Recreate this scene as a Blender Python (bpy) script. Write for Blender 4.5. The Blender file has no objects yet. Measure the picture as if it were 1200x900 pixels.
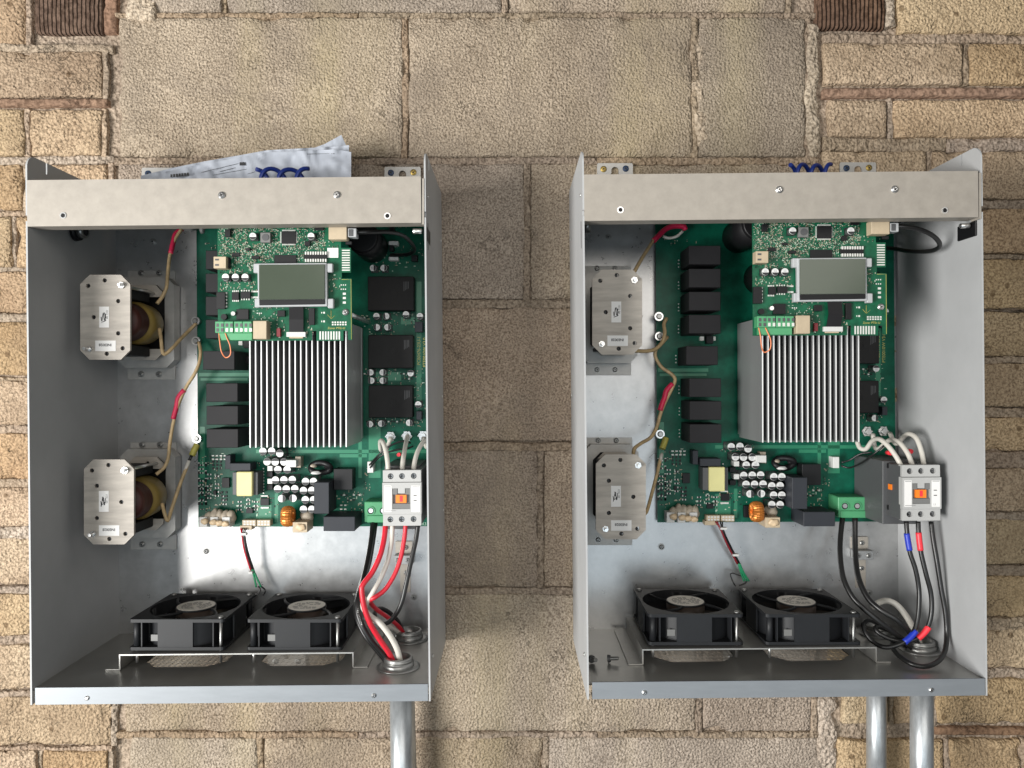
import bpy, bmesh, math, random
from mathutils import Vector, noise, Matrix
random.seed(7)
SC = bpy.context.scene
COL = SC.collection
# ------------------------------------------------------------------ camera, world, lamps, exposure
D0, F = 1108.0, 902.0            # camera to wall in mm, focal length in pixels of a 1200 px wide picture
cam_d = bpy.data.cameras.new('camera')
cam_d.sensor_width = 36.0
cam_d.lens = 36.0 * F / 1200.0
cam_d.clip_start = 0.02
cam_d.clip_end = 50
cam = bpy.data.objects.new('camera', cam_d)
cam.location = (0, -D0 / 1000, 0)
cam.rotation_euler = (math.radians(90), 0, 0)
COL.objects.link(cam)
SC.camera = cam
wd = bpy.data.worlds.new('World')
SC.world = wd
wd.use_nodes = True
wd.node_tree.nodes['Background'].inputs[0].default_value = (0.95, 0.97, 1.0, 1)
wd.node_tree.nodes['Background'].inputs[1].default_value = 0.05


def area(name, loc, target, size, power, color, tall=1.0):
    d = bpy.data.lights.new(name, 'AREA')
    d.shape = 'ELLIPSE'
    d.size = size
    d.size_y = size * tall
    d.energy = power
    d.color = color
    o = bpy.data.objects.new(name, d)
    o.location = loc
    o.rotation_euler = (Vector(target) - Vector(loc)).to_track_quat('-Z', 'Y').to_euler()
    COL.objects.link(o)
    return o


area('window_light', (-2.05, -2.1, -0.50), (0.0, -0.05, 0.0), 1.45, 138.0, (1.0, 0.985, 0.955), 1.0)
# added fill panels for the bright room behind the camera: warm above, cool below
area('room_fill_upper', (0.45, -3.0, 0.85), (0.45, 0.0, 0.85), 2.8, 31.0, (1.0, 0.95, 0.88), 0.55)
area('room_fill_lower', (0.0, -3.0, -0.75), (0.0, 0.0, -0.75), 2.8, 19.0, (0.80, 0.92, 1.0), 0.55)
SC.view_settings.view_transform = 'Standard'
SC.view_settings.look = 'None'
SC.view_settings.exposure = 0.0
SC.view_settings.gamma = 1.0
SC.render.engine = 'CYCLES'
SC.cycles.max_bounces = 6

# ------------------------------------------------------------------ materials


def mat(name, c, rough=0.5, metal=0.0, var=0.0, vscale=40.0, bump=0.0, bscale=200.0, bdist=0.001, spec=0.5, c2=None, coat=0.0,
        stretch=None, detail=4.0, perobj=0.0, trans=0.0):
    m = bpy.data.materials.new(name)
    m.use_nodes = True
    nt = m.node_tree
    b = nt.nodes['Principled BSDF']
    b.inputs['Base Color'].default_value = (*c, 1)
    b.inputs['Roughness'].default_value = rough
    b.inputs['Metallic'].default_value = metal
    b.inputs['Specular IOR Level'].default_value = spec
    if coat:
        b.inputs['Coat Weight'].default_value = coat
    if trans:
        b.inputs['Transmission Weight'].default_value = trans
    if var or bump or c2:
        tc = nt.nodes.new('ShaderNodeTexCoord')
        mp = nt.nodes.new('ShaderNodeMapping')
        if stretch:
            mp.inputs['Scale'].default_value = stretch
        nt.links.new(tc.outputs['Object'], mp.inputs[0])
    if var or c2:
        n = nt.nodes.new('ShaderNodeTexNoise')
        n.inputs['Scale'].default_value = vscale
        n.inputs['Detail'].default_value = detail
        n.inputs['Roughness'].default_value = 0.65
        nt.links.new(mp.outputs[0], n.inputs[0])
        r = nt.nodes.new('ShaderNodeValToRGB')
        r.color_ramp.elements[0].position = 0.30
        r.color_ramp.elements[1].position = 0.70
        lo = [max(0, x * (1 - var)) for x in c]
        hi = list(c2) if c2 else [min(1, x * (1 + var)) for x in c]
        r.color_ramp.elements[0].color = (*lo, 1)
        r.color_ramp.elements[1].color = (*hi, 1)
        nt.links.new(n.outputs['Fac'], r.inputs[0])
        out = r.outputs[0]
        if perobj:
            oi = nt.nodes.new('ShaderNodeObjectInfo')
            hs = nt.nodes.new('ShaderNodeHueSaturation')
            mr = nt.nodes.new('ShaderNodeMapRange')
            mr.inputs[3].default_value = 1 - perobj
            mr.inputs[4].default_value = 1 + perobj
            nt.links.new(oi.outputs['Random'], mr.inputs[0])
            nt.links.new(mr.outputs[0], hs.inputs['Value'])
            nt.links.new(out, hs.inputs['Color'])
            out = hs.outputs[0]
        nt.links.new(out, b.inputs['Base Color'])
        if metal:
            mr2 = nt.nodes.new('ShaderNodeMapRange')
            mr2.inputs[3].default_value = max(0.05, rough - 0.05)
            mr2.inputs[4].default_value = min(1, rough + 0.05)
            nt.links.new(n.outputs['Fac'], mr2.inputs[0])
            nt.links.new(mr2.outputs[0], b.inputs['Roughness'])
    if bump:
        n2 = nt.nodes.new('ShaderNodeTexNoise')
        n2.inputs['Scale'].default_value = bscale
        n2.inputs['Detail'].default_value = 5.0
        n2.inputs['Roughness'].default_value = 0.6
        nt.links.new(mp.outputs[0], n2.inputs[0])
        bp = nt.nodes.new('ShaderNodeBump')
        bp.inputs['Strength'].default_value = bump
        bp.inputs['Distance'].default_value = bdist
        nt.links.new(n2.outputs['Fac'], bp.inputs['Height'])
        nt.links.new(bp.outputs[0], b.inputs['Normal'])
    return m


def masonry(name, c, c_dark, c_spot, grain=230.0, gdist=0.004, pits=0.0, perobj=0.10, stripes=0.0):
    """Rough masonry: big soft tone patches, fine grain, pits."""
    m = bpy.data.materials.new(name)
    m.use_nodes = True
    nt = m.node_tree
    N = nt.nodes.new
    L = nt.links.new
    b = nt.nodes['Principled BSDF']
    b.inputs['Roughness'].default_value = 0.95
    b.inputs['Specular IOR Level'].default_value = 0.15
    tc = N('ShaderNodeTexCoord')
    geo = N('ShaderNodeNewGeometry')
    n1 = N('ShaderNodeTexNoise')
    n1.inputs['Scale'].default_value = 9.0
    n1.inputs['Detail'].default_value = 6.0
    n1.inputs['Roughness'].default_value = 0.7
    L(geo.outputs['Position'], n1.inputs[0])
    r1 = N('ShaderNodeValToRGB')
    r1.color_ramp.elements[0].position = 0.33
    r1.color_ramp.elements[1].position = 0.66
    r1.color_ramp.elements[0].color = (*c_dark, 1)
    r1.color_ramp.elements[1].color = (*c, 1)
    L(n1.outputs['Fac'], r1.inputs[0])
    n2 = N('ShaderNodeTexNoise')
    n2.inputs['Scale'].default_value = grain
    n2.inputs['Detail'].default_value = 5.0
    n2.inputs['Roughness'].default_value = 0.62
    L(geo.outputs['Position'], n2.inputs[0])
    r2 = N('ShaderNodeValToRGB')
    r2.color_ramp.elements[0].position = 0.38
    r2.color_ramp.elements[1].position = 0.58
    r2.color_ramp.elements[0].color = (0.38, 0.345, 0.31, 1)
    r2.color_ramp.elements[1].color = (1.12, 1.11, 1.09, 1)
    L(n2.outputs['Fac'], r2.inputs[0])
    mul = N('ShaderNodeMixRGB')
    mul.blend_type = 'MULTIPLY'
    mul.inputs[0].default_value = 0.85
    L(r1.outputs[0], mul.inputs[1])
    L(r2.outputs[0], mul.inputs[2])
    n3 = N('ShaderNodeTexNoise')
    n3.inputs['Scale'].default_value = 3.1
    n3.inputs['Detail'].default_value = 3.0
    mp3 = N('ShaderNodeMapping')
    mp3.inputs['Scale'].default_value = (3.2, 1, 0.35)
    L(geo.outputs['Position'], mp3.inputs[0])
    L(mp3.outputs[0], n3.inputs[0])
    r3 = N('ShaderNodeValToRGB')
    r3.color_ramp.elements[0].position = 0.50
    r3.color_ramp.elements[1].position = 0.72
    L(n3.outputs['Fac'], r3.inputs[0])
    mx = N('ShaderNodeMixRGB')
    L(r3.outputs[0], mx.inputs[0])
    mx.inputs[2].default_value = (*c_spot, 1)
    L(mul.outputs[0], mx.inputs[1])
    mx2 = N('ShaderNodeMixRGB')
    mx2.inputs[0].default_value = 0.42
    L(mul.outputs[0], mx2.inputs[1])
    L(mx.outputs[0], mx2.inputs[2])
    oi = N('ShaderNodeObjectInfo')
    mr = N('ShaderNodeMapRange')
    mr.inputs[3].default_value = 1 - perobj
    mr.inputs[4].default_value = 1 + perobj
    L(oi.outputs['Random'], mr.inputs[0])
    hs = N('ShaderNodeHueSaturation')
    L(mr.outputs[0], hs.inputs['Value'])
    wn = N('ShaderNodeTexWhiteNoise')
    wn.noise_dimensions = '1D'
    L(oi.outputs['Random'], wn.inputs['W'])
    sh = N('ShaderNodeSeparateColor')
    L(wn.outputs['Color'], sh.inputs[0])
    for ch, sock, lo, hi in ((0, 'Hue', 0.4945, 0.5055), (1, 'Saturation', 0.84, 1.10)):
        q = N('ShaderNodeMapRange')
        q.inputs[3].default_value = lo
        q.inputs[4].default_value = hi
        L(sh.outputs[ch], q.inputs[0])
        L(q.outputs[0], hs.inputs[sock])
    L(mx2.outputs[0], hs.inputs['Color'])
    # weathering: grey-brown grime in ragged patches plus painted shade of small pores
    ng = N('ShaderNodeTexNoise')
    ng.inputs['Scale'].default_value = 5.5
    ng.inputs['Detail'].default_value = 9.0
    ng.inputs['Roughness'].default_value = 0.68
    ng.inputs['Distortion'].default_value = 0.4
    L(geo.outputs['Position'], ng.inputs[0])
    rg = N('ShaderNodeValToRGB')
    rg.color_ramp.elements[0].position = 0.49
    rg.color_ramp.elements[0].color = (0, 0, 0, 1)
    rg.color_ramp.elements[1].position = 0.68
    rg.color_ramp.elements[1].color = (0.55, 0.55, 0.55, 1)
    L(ng.outputs['Fac'], rg.inputs[0])
    mg = N('ShaderNodeMixRGB')
    mg.inputs[2].default_value = (c_dark[0] * 0.62, c_dark[1] * 0.62, c_dark[2] * 0.64, 1)
    L(rg.outputs[0], mg.inputs[0])
    L(hs.outputs[0], mg.inputs[1])
    vp = N('ShaderNodeTexVoronoi')
    vp.inputs['Scale'].default_value = 34.0
    L(geo.outputs['Position'], vp.inputs[0])
    rp = N('ShaderNodeValToRGB')
    rp.color_ramp.elements[0].position = 0.12
    rp.color_ramp.elements[0].color = (0.7 if pits else 0.0,) * 3 + (1,)
    rp.color_ramp.elements[1].position = 0.17
    rp.color_ramp.elements[1].color = (0, 0, 0, 1)
    L(vp.outputs['Distance'], rp.inputs[0])
    mp_ = N('ShaderNodeMixRGB')
    mp_.inputs[2].default_value = (c_dark[0] * 0.3, c_dark[1] * 0.26, c_dark[2] * 0.22, 1)
    L(rp.outputs[0], mp_.inputs[0])
    L(mg.outputs[0], mp_.inputs[1])
    L(mp_.outputs[0], b.inputs['Base Color'])
    nb = N('ShaderNodeTexNoise')
    nb.inputs['Scale'].default_value = grain * 0.82
    nb.inputs['Detail'].default_value = 0.8
    nb.inputs['Roughness'].default_value = 0.5
    L(geo.outputs['Position'], nb.inputs[0])
    h = nb.outputs['Fac']
    if pits:
        v = N('ShaderNodeTexVoronoi')
        v.inputs['Scale'].default_value = 75.0
        L(geo.outputs['Position'], v.inputs[0])
        rv = N('ShaderNodeValToRGB')
        rv.color_ramp.elements[0].position = 0.06
        rv.color_ramp.elements[1].position = 0.20
        L(v.outputs['Distance'], rv.inputs[0])
        ad = N('ShaderNodeMath')
        ad.operation = 'MULTIPLY_ADD'
        ad.inputs[1].default_value = pits
        L(rv.outputs[0], ad.inputs[0])
        L(h, ad.inputs[2])
        h = ad.outputs[0]
    if pits:
        v2 = N('ShaderNodeTexVoronoi')
        v2.inputs['Scale'].default_value = 26.0
        v2.inputs['Randomness'].default_value = 1.0
        L(geo.outputs['Position'], v2.inputs[0])
        rv2 = N('ShaderNodeValToRGB')
        rv2.color_ramp.elements[0].position = 0.05
        rv2.color_ramp.elements[1].position = 0.10
        L(v2.outputs['Distance'], rv2.inputs[0])
        ad2 = N('ShaderNodeMath')
        ad2.operation = 'MULTIPLY_ADD'
        ad2.inputs[1].default_value = 0.7
        L(rv2.outputs[0], ad2.inputs[0])
        L(h, ad2.inputs[2])
        h = ad2.outputs[0]
    if stripes:
        w = N('ShaderNodeTexWave')
        w.inputs['Scale'].default_value = 52.0
        w.inputs['Distortion'].default_value = 1.6
        w.inputs['Detail'].default_value = 2.0
        w.bands_direction = 'X'
        L(geo.outputs['Position'], w.inputs[0])
        ad = N('ShaderNodeMath')
        ad.operation = 'MULTIPLY_ADD'
        ad.inputs[1].default_value = stripes
        L(w.outputs['Fac'], ad.inputs[0])
        L(h, ad.inputs[2])
        h = ad.outputs[0]
    # sparse hairline cracks
    nk = N('ShaderNodeTexNoise')
    nk.inputs['Scale'].default_value = 7.0
    nk.inputs['Detail'].default_value = 7.0
    nk.inputs['Roughness'].default_value = 0.6
    L(geo.outputs['Position'], nk.inputs[0])
    rk = N('ShaderNodeValToRGB')
    e = rk.color_ramp.elements
    e[0].position, e[0].color = 0.0, (1, 1, 1, 1)
    e[1].position, e[1].color = 0.377, (1, 1, 1, 1)
    e2 = e.new(0.380)
    e2.color = (0, 0, 0, 1)
    e3 = e.new(0.383)
    e3.color = (1, 1, 1, 1)
    L(nk.outputs['Fac'], rk.inputs[0])
    ak = N('ShaderNodeMath')
    ak.operation = 'MULTIPLY_ADD'
    ak.inputs[1].default_value = 0.55
    L(rk.outputs[0], ak.inputs[0])
    L(h, ak.inputs[2])
    h = ak.outputs[0]
    bp = N('ShaderNodeBump')
    bp.inputs['Strength'].default_value = 1.0
    bp.inputs['Distance'].default_value = gdist
    L(h, bp.inputs['Height'])
    L(bp.outputs[0], b.inputs['Normal'])
    return m


M = {}
M['block'] = masonry('concrete_block', (0.450, 0.372, 0.293), (0.325, 0.264, 0.206), (0.43, 0.352, 0.215), 370, 0.0038, perobj=0.12)
M['brick_l'] = masonry('yellow_brick', (0.51, 0.385, 0.250), (0.37, 0.262, 0.165), (0.48, 0.345, 0.205), 310, 0.0046, pits=0.30, perobj=0.14)
M['brick_r'] = masonry('buff_brick', (0.58, 0.44, 0.285), (0.43, 0.312, 0.192), (0.54, 0.39, 0.222), 330, 0.0038, pits=0.40, perobj=0.14)
M['brick_brown'] = masonry('combed_brown_brick', (0.20, 0.13, 0.09), (0.15, 0.095, 0.07), (0.22, 0.14, 0.10), 120, 0.003, perobj=0.1, stripes=1.3)
M['batten'] = masonry('brown_tile', (0.33, 0.20, 0.125), (0.22, 0.13, 0.085), (0.28, 0.165, 0.11), 160, 0.004, perobj=0.12)
M['mortar'] = masonry('mortar', (0.47, 0.375, 0.285), (0.33, 0.258, 0.192), (0.42, 0.33, 0.232), 240, 0.0058)
M['mortar_dark'] = masonry('dark_mortar', (0.40, 0.315, 0.232), (0.28, 0.215, 0.155), (0.36, 0.28, 0.18), 260, 0.0055)
M['mortar_pale'] = masonry('pale_mortar', (0.58, 0.485, 0.385), (0.44, 0.36, 0.28), (0.52, 0.43, 0.335), 240, 0.006)
M['paint'] = mat('grey_cabinet_paint', (0.43, 0.437, 0.440), 0.55, 0.0, spec=0.3, var=0.09, vscale=7, bump=0.12, bscale=700, bdist=0.0004, detail=9)
M['tray'] = mat('tray_metal', (0.42, 0.415, 0.395), 0.36, 0.7, var=0.10, vscale=22, bump=0.08, bscale=60, bdist=0.0003, detail=8)
M['lip'] = mat('lip_metal', (0.25, 0.27, 0.29), 0.45, 0.3, var=0.06, vscale=120, stretch=(0.15, 1, 1), bump=0.05, bscale=150, bdist=0.0003)
M['galv'] = mat('galvanised_sheet', (0.43, 0.43, 0.428), 0.29, 0.72, var=0.10, vscale=55, bump=0.02, bscale=120, bdist=0.0003, detail=3)
M['zinc'] = mat('zinc_plated_bar', (0.36, 0.328, 0.285), 0.50, 0.22, var=0.09, vscale=70, bump=0.05, bscale=160, bdist=0.0003, detail=5)
M['plate'] = mat('scratched_aluminium', (0.42, 0.385, 0.340), 0.50, 0.05, spec=0.2, var=0.26, vscale=26, stretch=(0.5, 1, 3.5), bump=0.25, bscale=90, bdist=0.0003, detail=9)
M['frame'] = mat('zinc_frame', (0.42, 0.41, 0.39), 0.45, 0.4, var=0.12, vscale=60, bump=0.06, bscale=120, bdist=0.0003)
M['alu'] = mat('aluminium_fin', (0.34, 0.345, 0.345), 0.42, 0.55, var=0.05, vscale=30, stretch=(1, 1, 0.1))
M['alutip'] = mat('lit_fin_edge', (0.80, 0.80, 0.79), 0.45, 0.2)  # same aluminium as the fins, paler to paint lit front edges
M['pcb'] = mat('green_solder_mask', (0.003, 0.090, 0.052), 0.36, 0.0, spec=0.22, var=0.35, vscale=55, bump=0.12, bscale=260, bdist=0.0003, detail=7)
M['pcb2'] = mat('bright_green_solder_mask', (0.006, 0.092, 0.044), 0.36, 0.0, spec=0.25, var=0.35, vscale=85, bump=0.12, bscale=400, bdist=0.0003, detail=7)
M['trace'] = mat('copper_trace_under_mask', (0.02, 0.19, 0.10), 0.34)
M['relay'] = mat('relay_plastic', (0.013, 0.0125, 0.014), 0.6, spec=0.25, var=0.10, vscale=30, bump=0.05, bscale=500, bdist=0.0002)
M['film'] = mat('capacitor_case', (0.028, 0.031, 0.038), 0.55, spec=0.3, var=0.05, vscale=30)
M['black'] = mat('black_plastic', (0.008, 0.008, 0.009), 0.45, spec=0.3)
M['epoxy'] = mat('black_epoxy', (0.010, 0.0095, 0.0095), 0.55, spec=0.25, var=0.2, vscale=60)
M['fan'] = mat('fan_plastic', (0.013, 0.014, 0.016), 0.50, spec=0.35, var=0.08, vscale=60)
M['sil'] = mat('silver_screw', (0.72, 0.72, 0.71), 0.28, 0.9, bump=0.1, bscale=400, bdist=0.0002)
M['steel'] = mat('dark_steel', (0.34, 0.34, 0.33), 0.38, 0.85, var=0.12, vscale=120)
M['white'] = mat('white_plastic', (0.62, 0.62, 0.60), 0.5)
M['capwhite'] = mat('capacitor_can', (0.72, 0.72, 0.71), 0.42, 0.15)
M['cream'] = mat('cream_plastic', (0.47, 0.38, 0.26), 0.5, var=0.08, vscale=60)
M['glue'] = mat('tan_glue', (0.62, 0.47, 0.30), 0.45, var=0.15, vscale=90, bump=0.3, bscale=120, bdist=0.001)
M['gluegrey'] = mat('old_grey_glue', (0.42, 0.36, 0.28), 0.5, var=0.2, vscale=90, bump=0.3, bscale=120, bdist=0.001)
M['yellow'] = mat('pale_yellow_tape', (0.66, 0.62, 0.28), 0.45, var=0.04, vscale=60)
M['tape'] = mat('amber_tape', (0.24, 0.165, 0.04), 0.5, var=0.2, vscale=60)
M['varnish'] = mat('dark_red_winding', (0.065, 0.017, 0.012), 0.5, var=0.3, vscale=30, stretch=(1, 9, 1), bump=0.4, bscale=40, bdist=0.001)
M['copper'] = mat('orange_copper_wire', (0.62, 0.22, 0.045), 0.32, 0.55, var=0.15, vscale=200)
M['tan'] = mat('aged_tan_sleeve', (0.50, 0.36, 0.19), 0.48, var=0.32, vscale=70, detail=6)
M['red'] = mat('red_insulation', (0.60, 0.018, 0.035), 0.36)
M['shrink'] = mat('pink_red_shrink_sleeve', (0.62, 0.020, 0.075), 0.45, var=0.12, vscale=120)
M['redtape'] = mat('red_tape', (0.80, 0.035, 0.050), 0.40)
M['bluetape'] = mat('blue_tape', (0.012, 0.035, 0.42), 0.40)
M['blue'] = mat('blue_cable', (0.010, 0.030, 0.20), 0.40)
M['wwire'] = mat('white_insulation', (0.62, 0.59, 0.53), 0.38, var=0.03, vscale=30)
M['bwire'] = mat('black_insulation', (0.011, 0.011, 0.011), 0.33)
M['gwire'] = mat('green_insulation', (0.010, 0.24, 0.10), 0.4)
M['maroon'] = mat('maroon_insulation', (0.20, 0.015, 0.022), 0.4)
M['orangew'] = mat('orange_jumper', (0.78, 0.24, 0.10), 0.4)
M['term'] = mat('green_terminal_plastic', (0.07, 0.30, 0.135), 0.42, var=0.05, vscale=60)
M['cont'] = mat('grey_white_contactor', (0.42, 0.42, 0.41), 0.48)
M['contd'] = mat('dark_grey_contactor', (0.075, 0.077, 0.080), 0.5)
M['contm'] = mat('mid_grey_contactor', (0.16, 0.16, 0.155), 0.5)
M['orange'] = mat('orange_indicator', (0.90, 0.22, 0.015), 0.4)
M['lcd'] = mat('lcd_glass', (0.068, 0.085, 0.062), 0.16, var=0.04, vscale=25)
M['clear'] = mat('clear_white_clip', (0.42, 0.43, 0.44), 0.35)
M['label'] = mat('white_sticker', (0.76, 0.75, 0.73), 0.5)
M['ink'] = mat('black_ink', (0.02, 0.02, 0.022), 0.5)
M['greyink'] = mat('grey_ink', (0.30, 0.30, 0.30), 0.5)
M['silk'] = mat('yellow_silkscreen', (0.50, 0.45, 0.12), 0.5)
M['silkw'] = mat('white_silkscreen', (0.45, 0.60, 0.48), 0.5)
M['solder'] = mat('solder_tin', (0.66, 0.66, 0.62), 0.4, 0.1)
M['solderdull'] = mat('dull_solder', (0.46, 0.45, 0.36), 0.5)
M['gold'] = mat('brass_screw', (0.42, 0.30, 0.09), 0.4, 0.8)
M['bluescr'] = mat('blue_black_screw', (0.030, 0.055, 0.11), 0.4, 0.3)
M['paper'] = mat('paper', (0.43, 0.46, 0.52), 0.6, bump=0.15, bscale=20, bdist=0.003)
M['conduit'] = mat('galvanised_conduit', (0.46, 0.485, 0.50), 0.36, 0.6, var=0.24, vscale=120, stretch=(1, 1, 0.3), detail=6)
M['fanlabel'] = mat('fan_label_foil', (0.66, 0.62, 0.55), 0.45, 0.3, var=0.10, vscale=80)
M['hubblk'] = mat('dark_brown_hub', (0.045, 0.030, 0.022), 0.4)
M['mesh'] = mat('grille_wire', (0.27, 0.25, 0.22), 0.5, 0.3)
M['tanpart'] = mat('ceramic_part', (0.38, 0.30, 0.20), 0.5)
M['yelgreen'] = mat('olive_sleeve', (0.40, 0.36, 0.075), 0.45, var=0.2, vscale=90)

# ------------------------------------------------------------------ helpers
W = {}


def P(px, py, h):
    d = D0 - h
    return Vector(((px - 600) * d / F, -h, (450 - py) * d / F))


def sc(h):
    return F / (D0 - h)


class MB:
    def __init__(s):
        s.v, s.f, s.m, s.s = [], [], [], []

    def add(s, vs, fs, mi=0, smooth=False):
        o = len(s.v)
        s.v += [tuple(v) for v in vs]
        for f in fs:
            s.f.append([i + o for i in f])
            s.m.append(mi)
            s.s.append(smooth)

    def prism(s, pts, h1, h0, mi=0, taper=1.0):
        w = [P(x, y, h1) for x, y in pts]
        c = sum(w, Vector()) / len(w)
        n = len(w)
        back = [Vector((c.x + (p.x - c.x) * taper, -h0, c.z + (p.z - c.z) * taper)) for p in w]
        s.add(w + back, [list(range(n)), list(range(2 * n - 1, n - 1, -1))] + [[i, i + n, (i + 1) % n + n, (i + 1) % n] for i in range(n)], mi)

    def rect(s, x0, y0, x1, y1, h1, h0, mi=0):
        s.prism([(x0, y0), (x1, y0), (x1, y1), (x0, y1)], h1, h0, mi)

    def box(s, x0, x1, h0, h1, z0, z1, mi=0, fn=None):
        vs = [Vector((x, -h, z)) for h in (h1, h0) for (x, z) in ((x0, z0), (x1, z0), (x1, z1), (x0, z1))]
        if fn:
            vs = [fn(v) for v in vs]
        s.add(vs, [[0, 1, 2, 3], [7, 6, 5, 4], [0, 4, 5, 1], [1, 5, 6, 2], [2, 6, 7, 3], [3, 7, 4, 0]], mi)

    def cyl(s, a, b, r0, r1=None, n=16, mi=0, cap=True):
        a, b = Vector(a), Vector(b)
        r1 = r0 if r1 is None else r1
        d = (b - a).normalized()
        u = d.orthogonal().normalized()
        w = d.cross(u)
        vs = []
        for c, r in ((a, r0), (b, r1)):
            vs += [c + (u * math.cos(2 * math.pi * i / n) + w * math.sin(2 * math.pi * i / n)) * r for i in range(n)]
        s.add(vs, [[i, (i + 1) % n, (i + 1) % n + n, i + n] for i in range(n)], mi, True)
        if cap:
            s.add(vs[:n], [list(range(n - 1, -1, -1))], mi)
            s.add(vs[n:], [list(range(n))], mi)

    def disc(s, px, py, h1, h0, r, n=16, mi=0, r1=None):
        a, b = P(px, py, h1), P(px, py, h1)
        b.y = -h0
        s.cyl(b, a, r if r1 is None else r1, r, n, mi)

    def tube(s, pts, r, n=8, mi=0, sub=5, cap=True, rfn=None):
        p = [Vector(q) for q in pts]
        if len(p) > 2 and sub > 1:
            q = [p[0] * 2 - p[1]] + p + [p[-1] * 2 - p[-2]]
            out = []
            for i in range(1, len(q) - 2):
                for k in range(sub):
                    t = k / sub
                    a, b, c, d = q[i - 1], q[i], q[i + 1], q[i + 2]
                    out.append(0.5 * (2 * b + (c - a) * t + (2 * a - 5 * b + 4 * c - d) * t * t + (3 * b - a - 3 * c + d) * t ** 3))
            out.append(p[-1])
            p = out
        vs, fs = [], []
        u = None
        for i, c in enumerate(p):
            d = (p[min(i + 1, len(p) - 1)] - p[max(i - 1, 0)]).normalized()
            u = d.orthogonal().normalized() if u is None else (u - d * u.dot(d)).normalized()
            w = d.cross(u)
            rr = r * (rfn(i / (len(p) - 1)) if rfn else 1)
            vs += [c + (u * math.cos(2 * math.pi * k / n) + w * math.sin(2 * math.pi * k / n)) * rr for k in range(n)]
        m = len(p)
        for i in range(m - 1):
            for k in range(n):
                fs.append([i * n + k, i * n + (k + 1) % n, (i + 1) * n + (k + 1) % n, (i + 1) * n + k])
        s.add(vs, fs, mi, True)
        if cap:
            s.add(vs[:n], [list(range(n))[::-1]], mi)
            s.add(vs[-n:], [list(range(n))], mi)

    def plate(s, outer, holes, h1, h0, mi=0, fn=None):
        """outer: XZ points in mm; holes: lists of XZ points; both faces and the rims."""
        bm = bmesh.new()
        for loop in [outer] + holes:
            vv = [bm.verts.new((x, -h1, z)) for x, z in loop]
            for i in range(len(vv)):
                bm.edges.new((vv[i], vv[(i + 1) % len(vv)]))
        bmesh.ops.triangle_fill(bm, use_beauty=True, use_dissolve=False, edges=bm.edges[:])
        bm.verts.index_update()
        vs = [v.co.copy() for v in bm.verts]
        fs = [[v.index for v in f.verts] for f in bm.faces]
        bm.free()
        n = len(vs)
        bk = [Vector((v.x, -h0, v.z)) for v in vs]
        fs2 = [[i + n for i in f[::-1]] for f in fs]
        o = 0
        side = []
        for loop in [outer] + holes:
            k = len(loop)
            side += [[o + i, o + (i + 1) % k, o + (i + 1) % k + n, o + i + n] for i in range(k)]
            o += k
        allv = vs + bk
        if fn:
            allv = [fn(v) for v in allv]
        s.add(allv, fs + fs2 + side, mi)

    def blob(s, c, r, mi=0, seed=0, n=10, amp=0.25):
        vs, fs = [], []
        rx, ry, rz = r
        for i in range(n + 1):
            th = math.pi * i / n
            for k in range(n * 2):
                ph = math.pi * k / n
                d = Vector((math.sin(th) * math.cos(ph), math.sin(th) * math.sin(ph), math.cos(th)))
                q = 1 + amp * noise.noise(d * 1.6 + Vector((seed, seed * 2.3, 0)))
                vs.append(Vector(c) + Vector((d.x * rx, d.y * ry, d.z * rz)) * q)
        w = n * 2
        for i in range(n):
            for k in range(w):
                fs.append([i * w + k, i * w + (k + 1) % w, (i + 1) * w + (k + 1) % w, (i + 1) * w + k])
        s.add(vs, fs, mi, True)

    def build(s, name, mats, parent=None, bevel=0.0, seg=1, weld=True):
        bm = bmesh.new()
        vv = [bm.verts.new(v) for v in s.v]
        for f, mi, sm in zip(s.f, s.m, s.s):
            try:
                fc = bm.faces.new([vv[i] for i in f])
                fc.material_index = mi
                fc.smooth = sm
            except ValueError:
                pass
        if weld:
            bmesh.ops.remove_doubles(bm, verts=bm.verts[:], dist=0.001)
        bmesh.ops.recalc_face_normals(bm, faces=bm.faces[:])
        if bevel:
            ed = [e for e in bm.edges if len(e.link_faces) == 2 and e.calc_face_angle(0) > 0.5 and not e.link_faces[0].smooth]
            bmesh.ops.bevel(bm, geom=ed, offset=bevel, segments=seg, profile=0.5, affect='EDGES', clamp_overlap=True)
        xs = [v.co for v in bm.verts]
        lo = Vector((min(v.x for v in xs), min(v.y for v in xs), min(v.z for v in xs)))
        hi = Vector((max(v.x for v in xs), max(v.y for v in xs), max(v.z for v in xs)))
        c = (lo + hi) / 2
        bmesh.ops.translate(bm, vec=-c, verts=bm.verts[:])
        bmesh.ops.scale(bm, vec=(0.001,) * 3, verts=bm.verts[:])
        me = bpy.data.meshes.new(name)
        bm.to_mesh(me)
        bm.free()
        for m in (mats if isinstance(mats, (list, tuple)) else [mats]):
            me.materials.append(m)
        o = bpy.data.objects.new(name, me)
        COL.objects.link(o)
        place(o, c / 1000, parent)
        return o


def place(o, world, parent):
    W[o] = Vector(world)
    o.parent = parent
    o.location = W[o] - (W[parent] if parent else Vector())


def inst(src, parent, world, rot=None, name=None):
    o = src.copy()
    if name:
        o.name = name
    COL.objects.link(o)
    place(o, world, parent)
    if rot is not None:
        o.rotation_euler = rot
    return o


def thing(name, label, cat, loc, group=None):
    o = bpy.data.objects.new(name, None)
    o.empty_display_size = 0.05
    COL.objects.link(o)
    place(o, Vector(loc) / 1000, None)
    return tag(o, label, cat, group)


def tag(o, label, cat, group=None):
    o['label'] = label
    o['category'] = cat
    if group:
        o['group'] = group
    return o


def stuff(o):
    o['kind'] = 'stuff'
    return o


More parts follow.
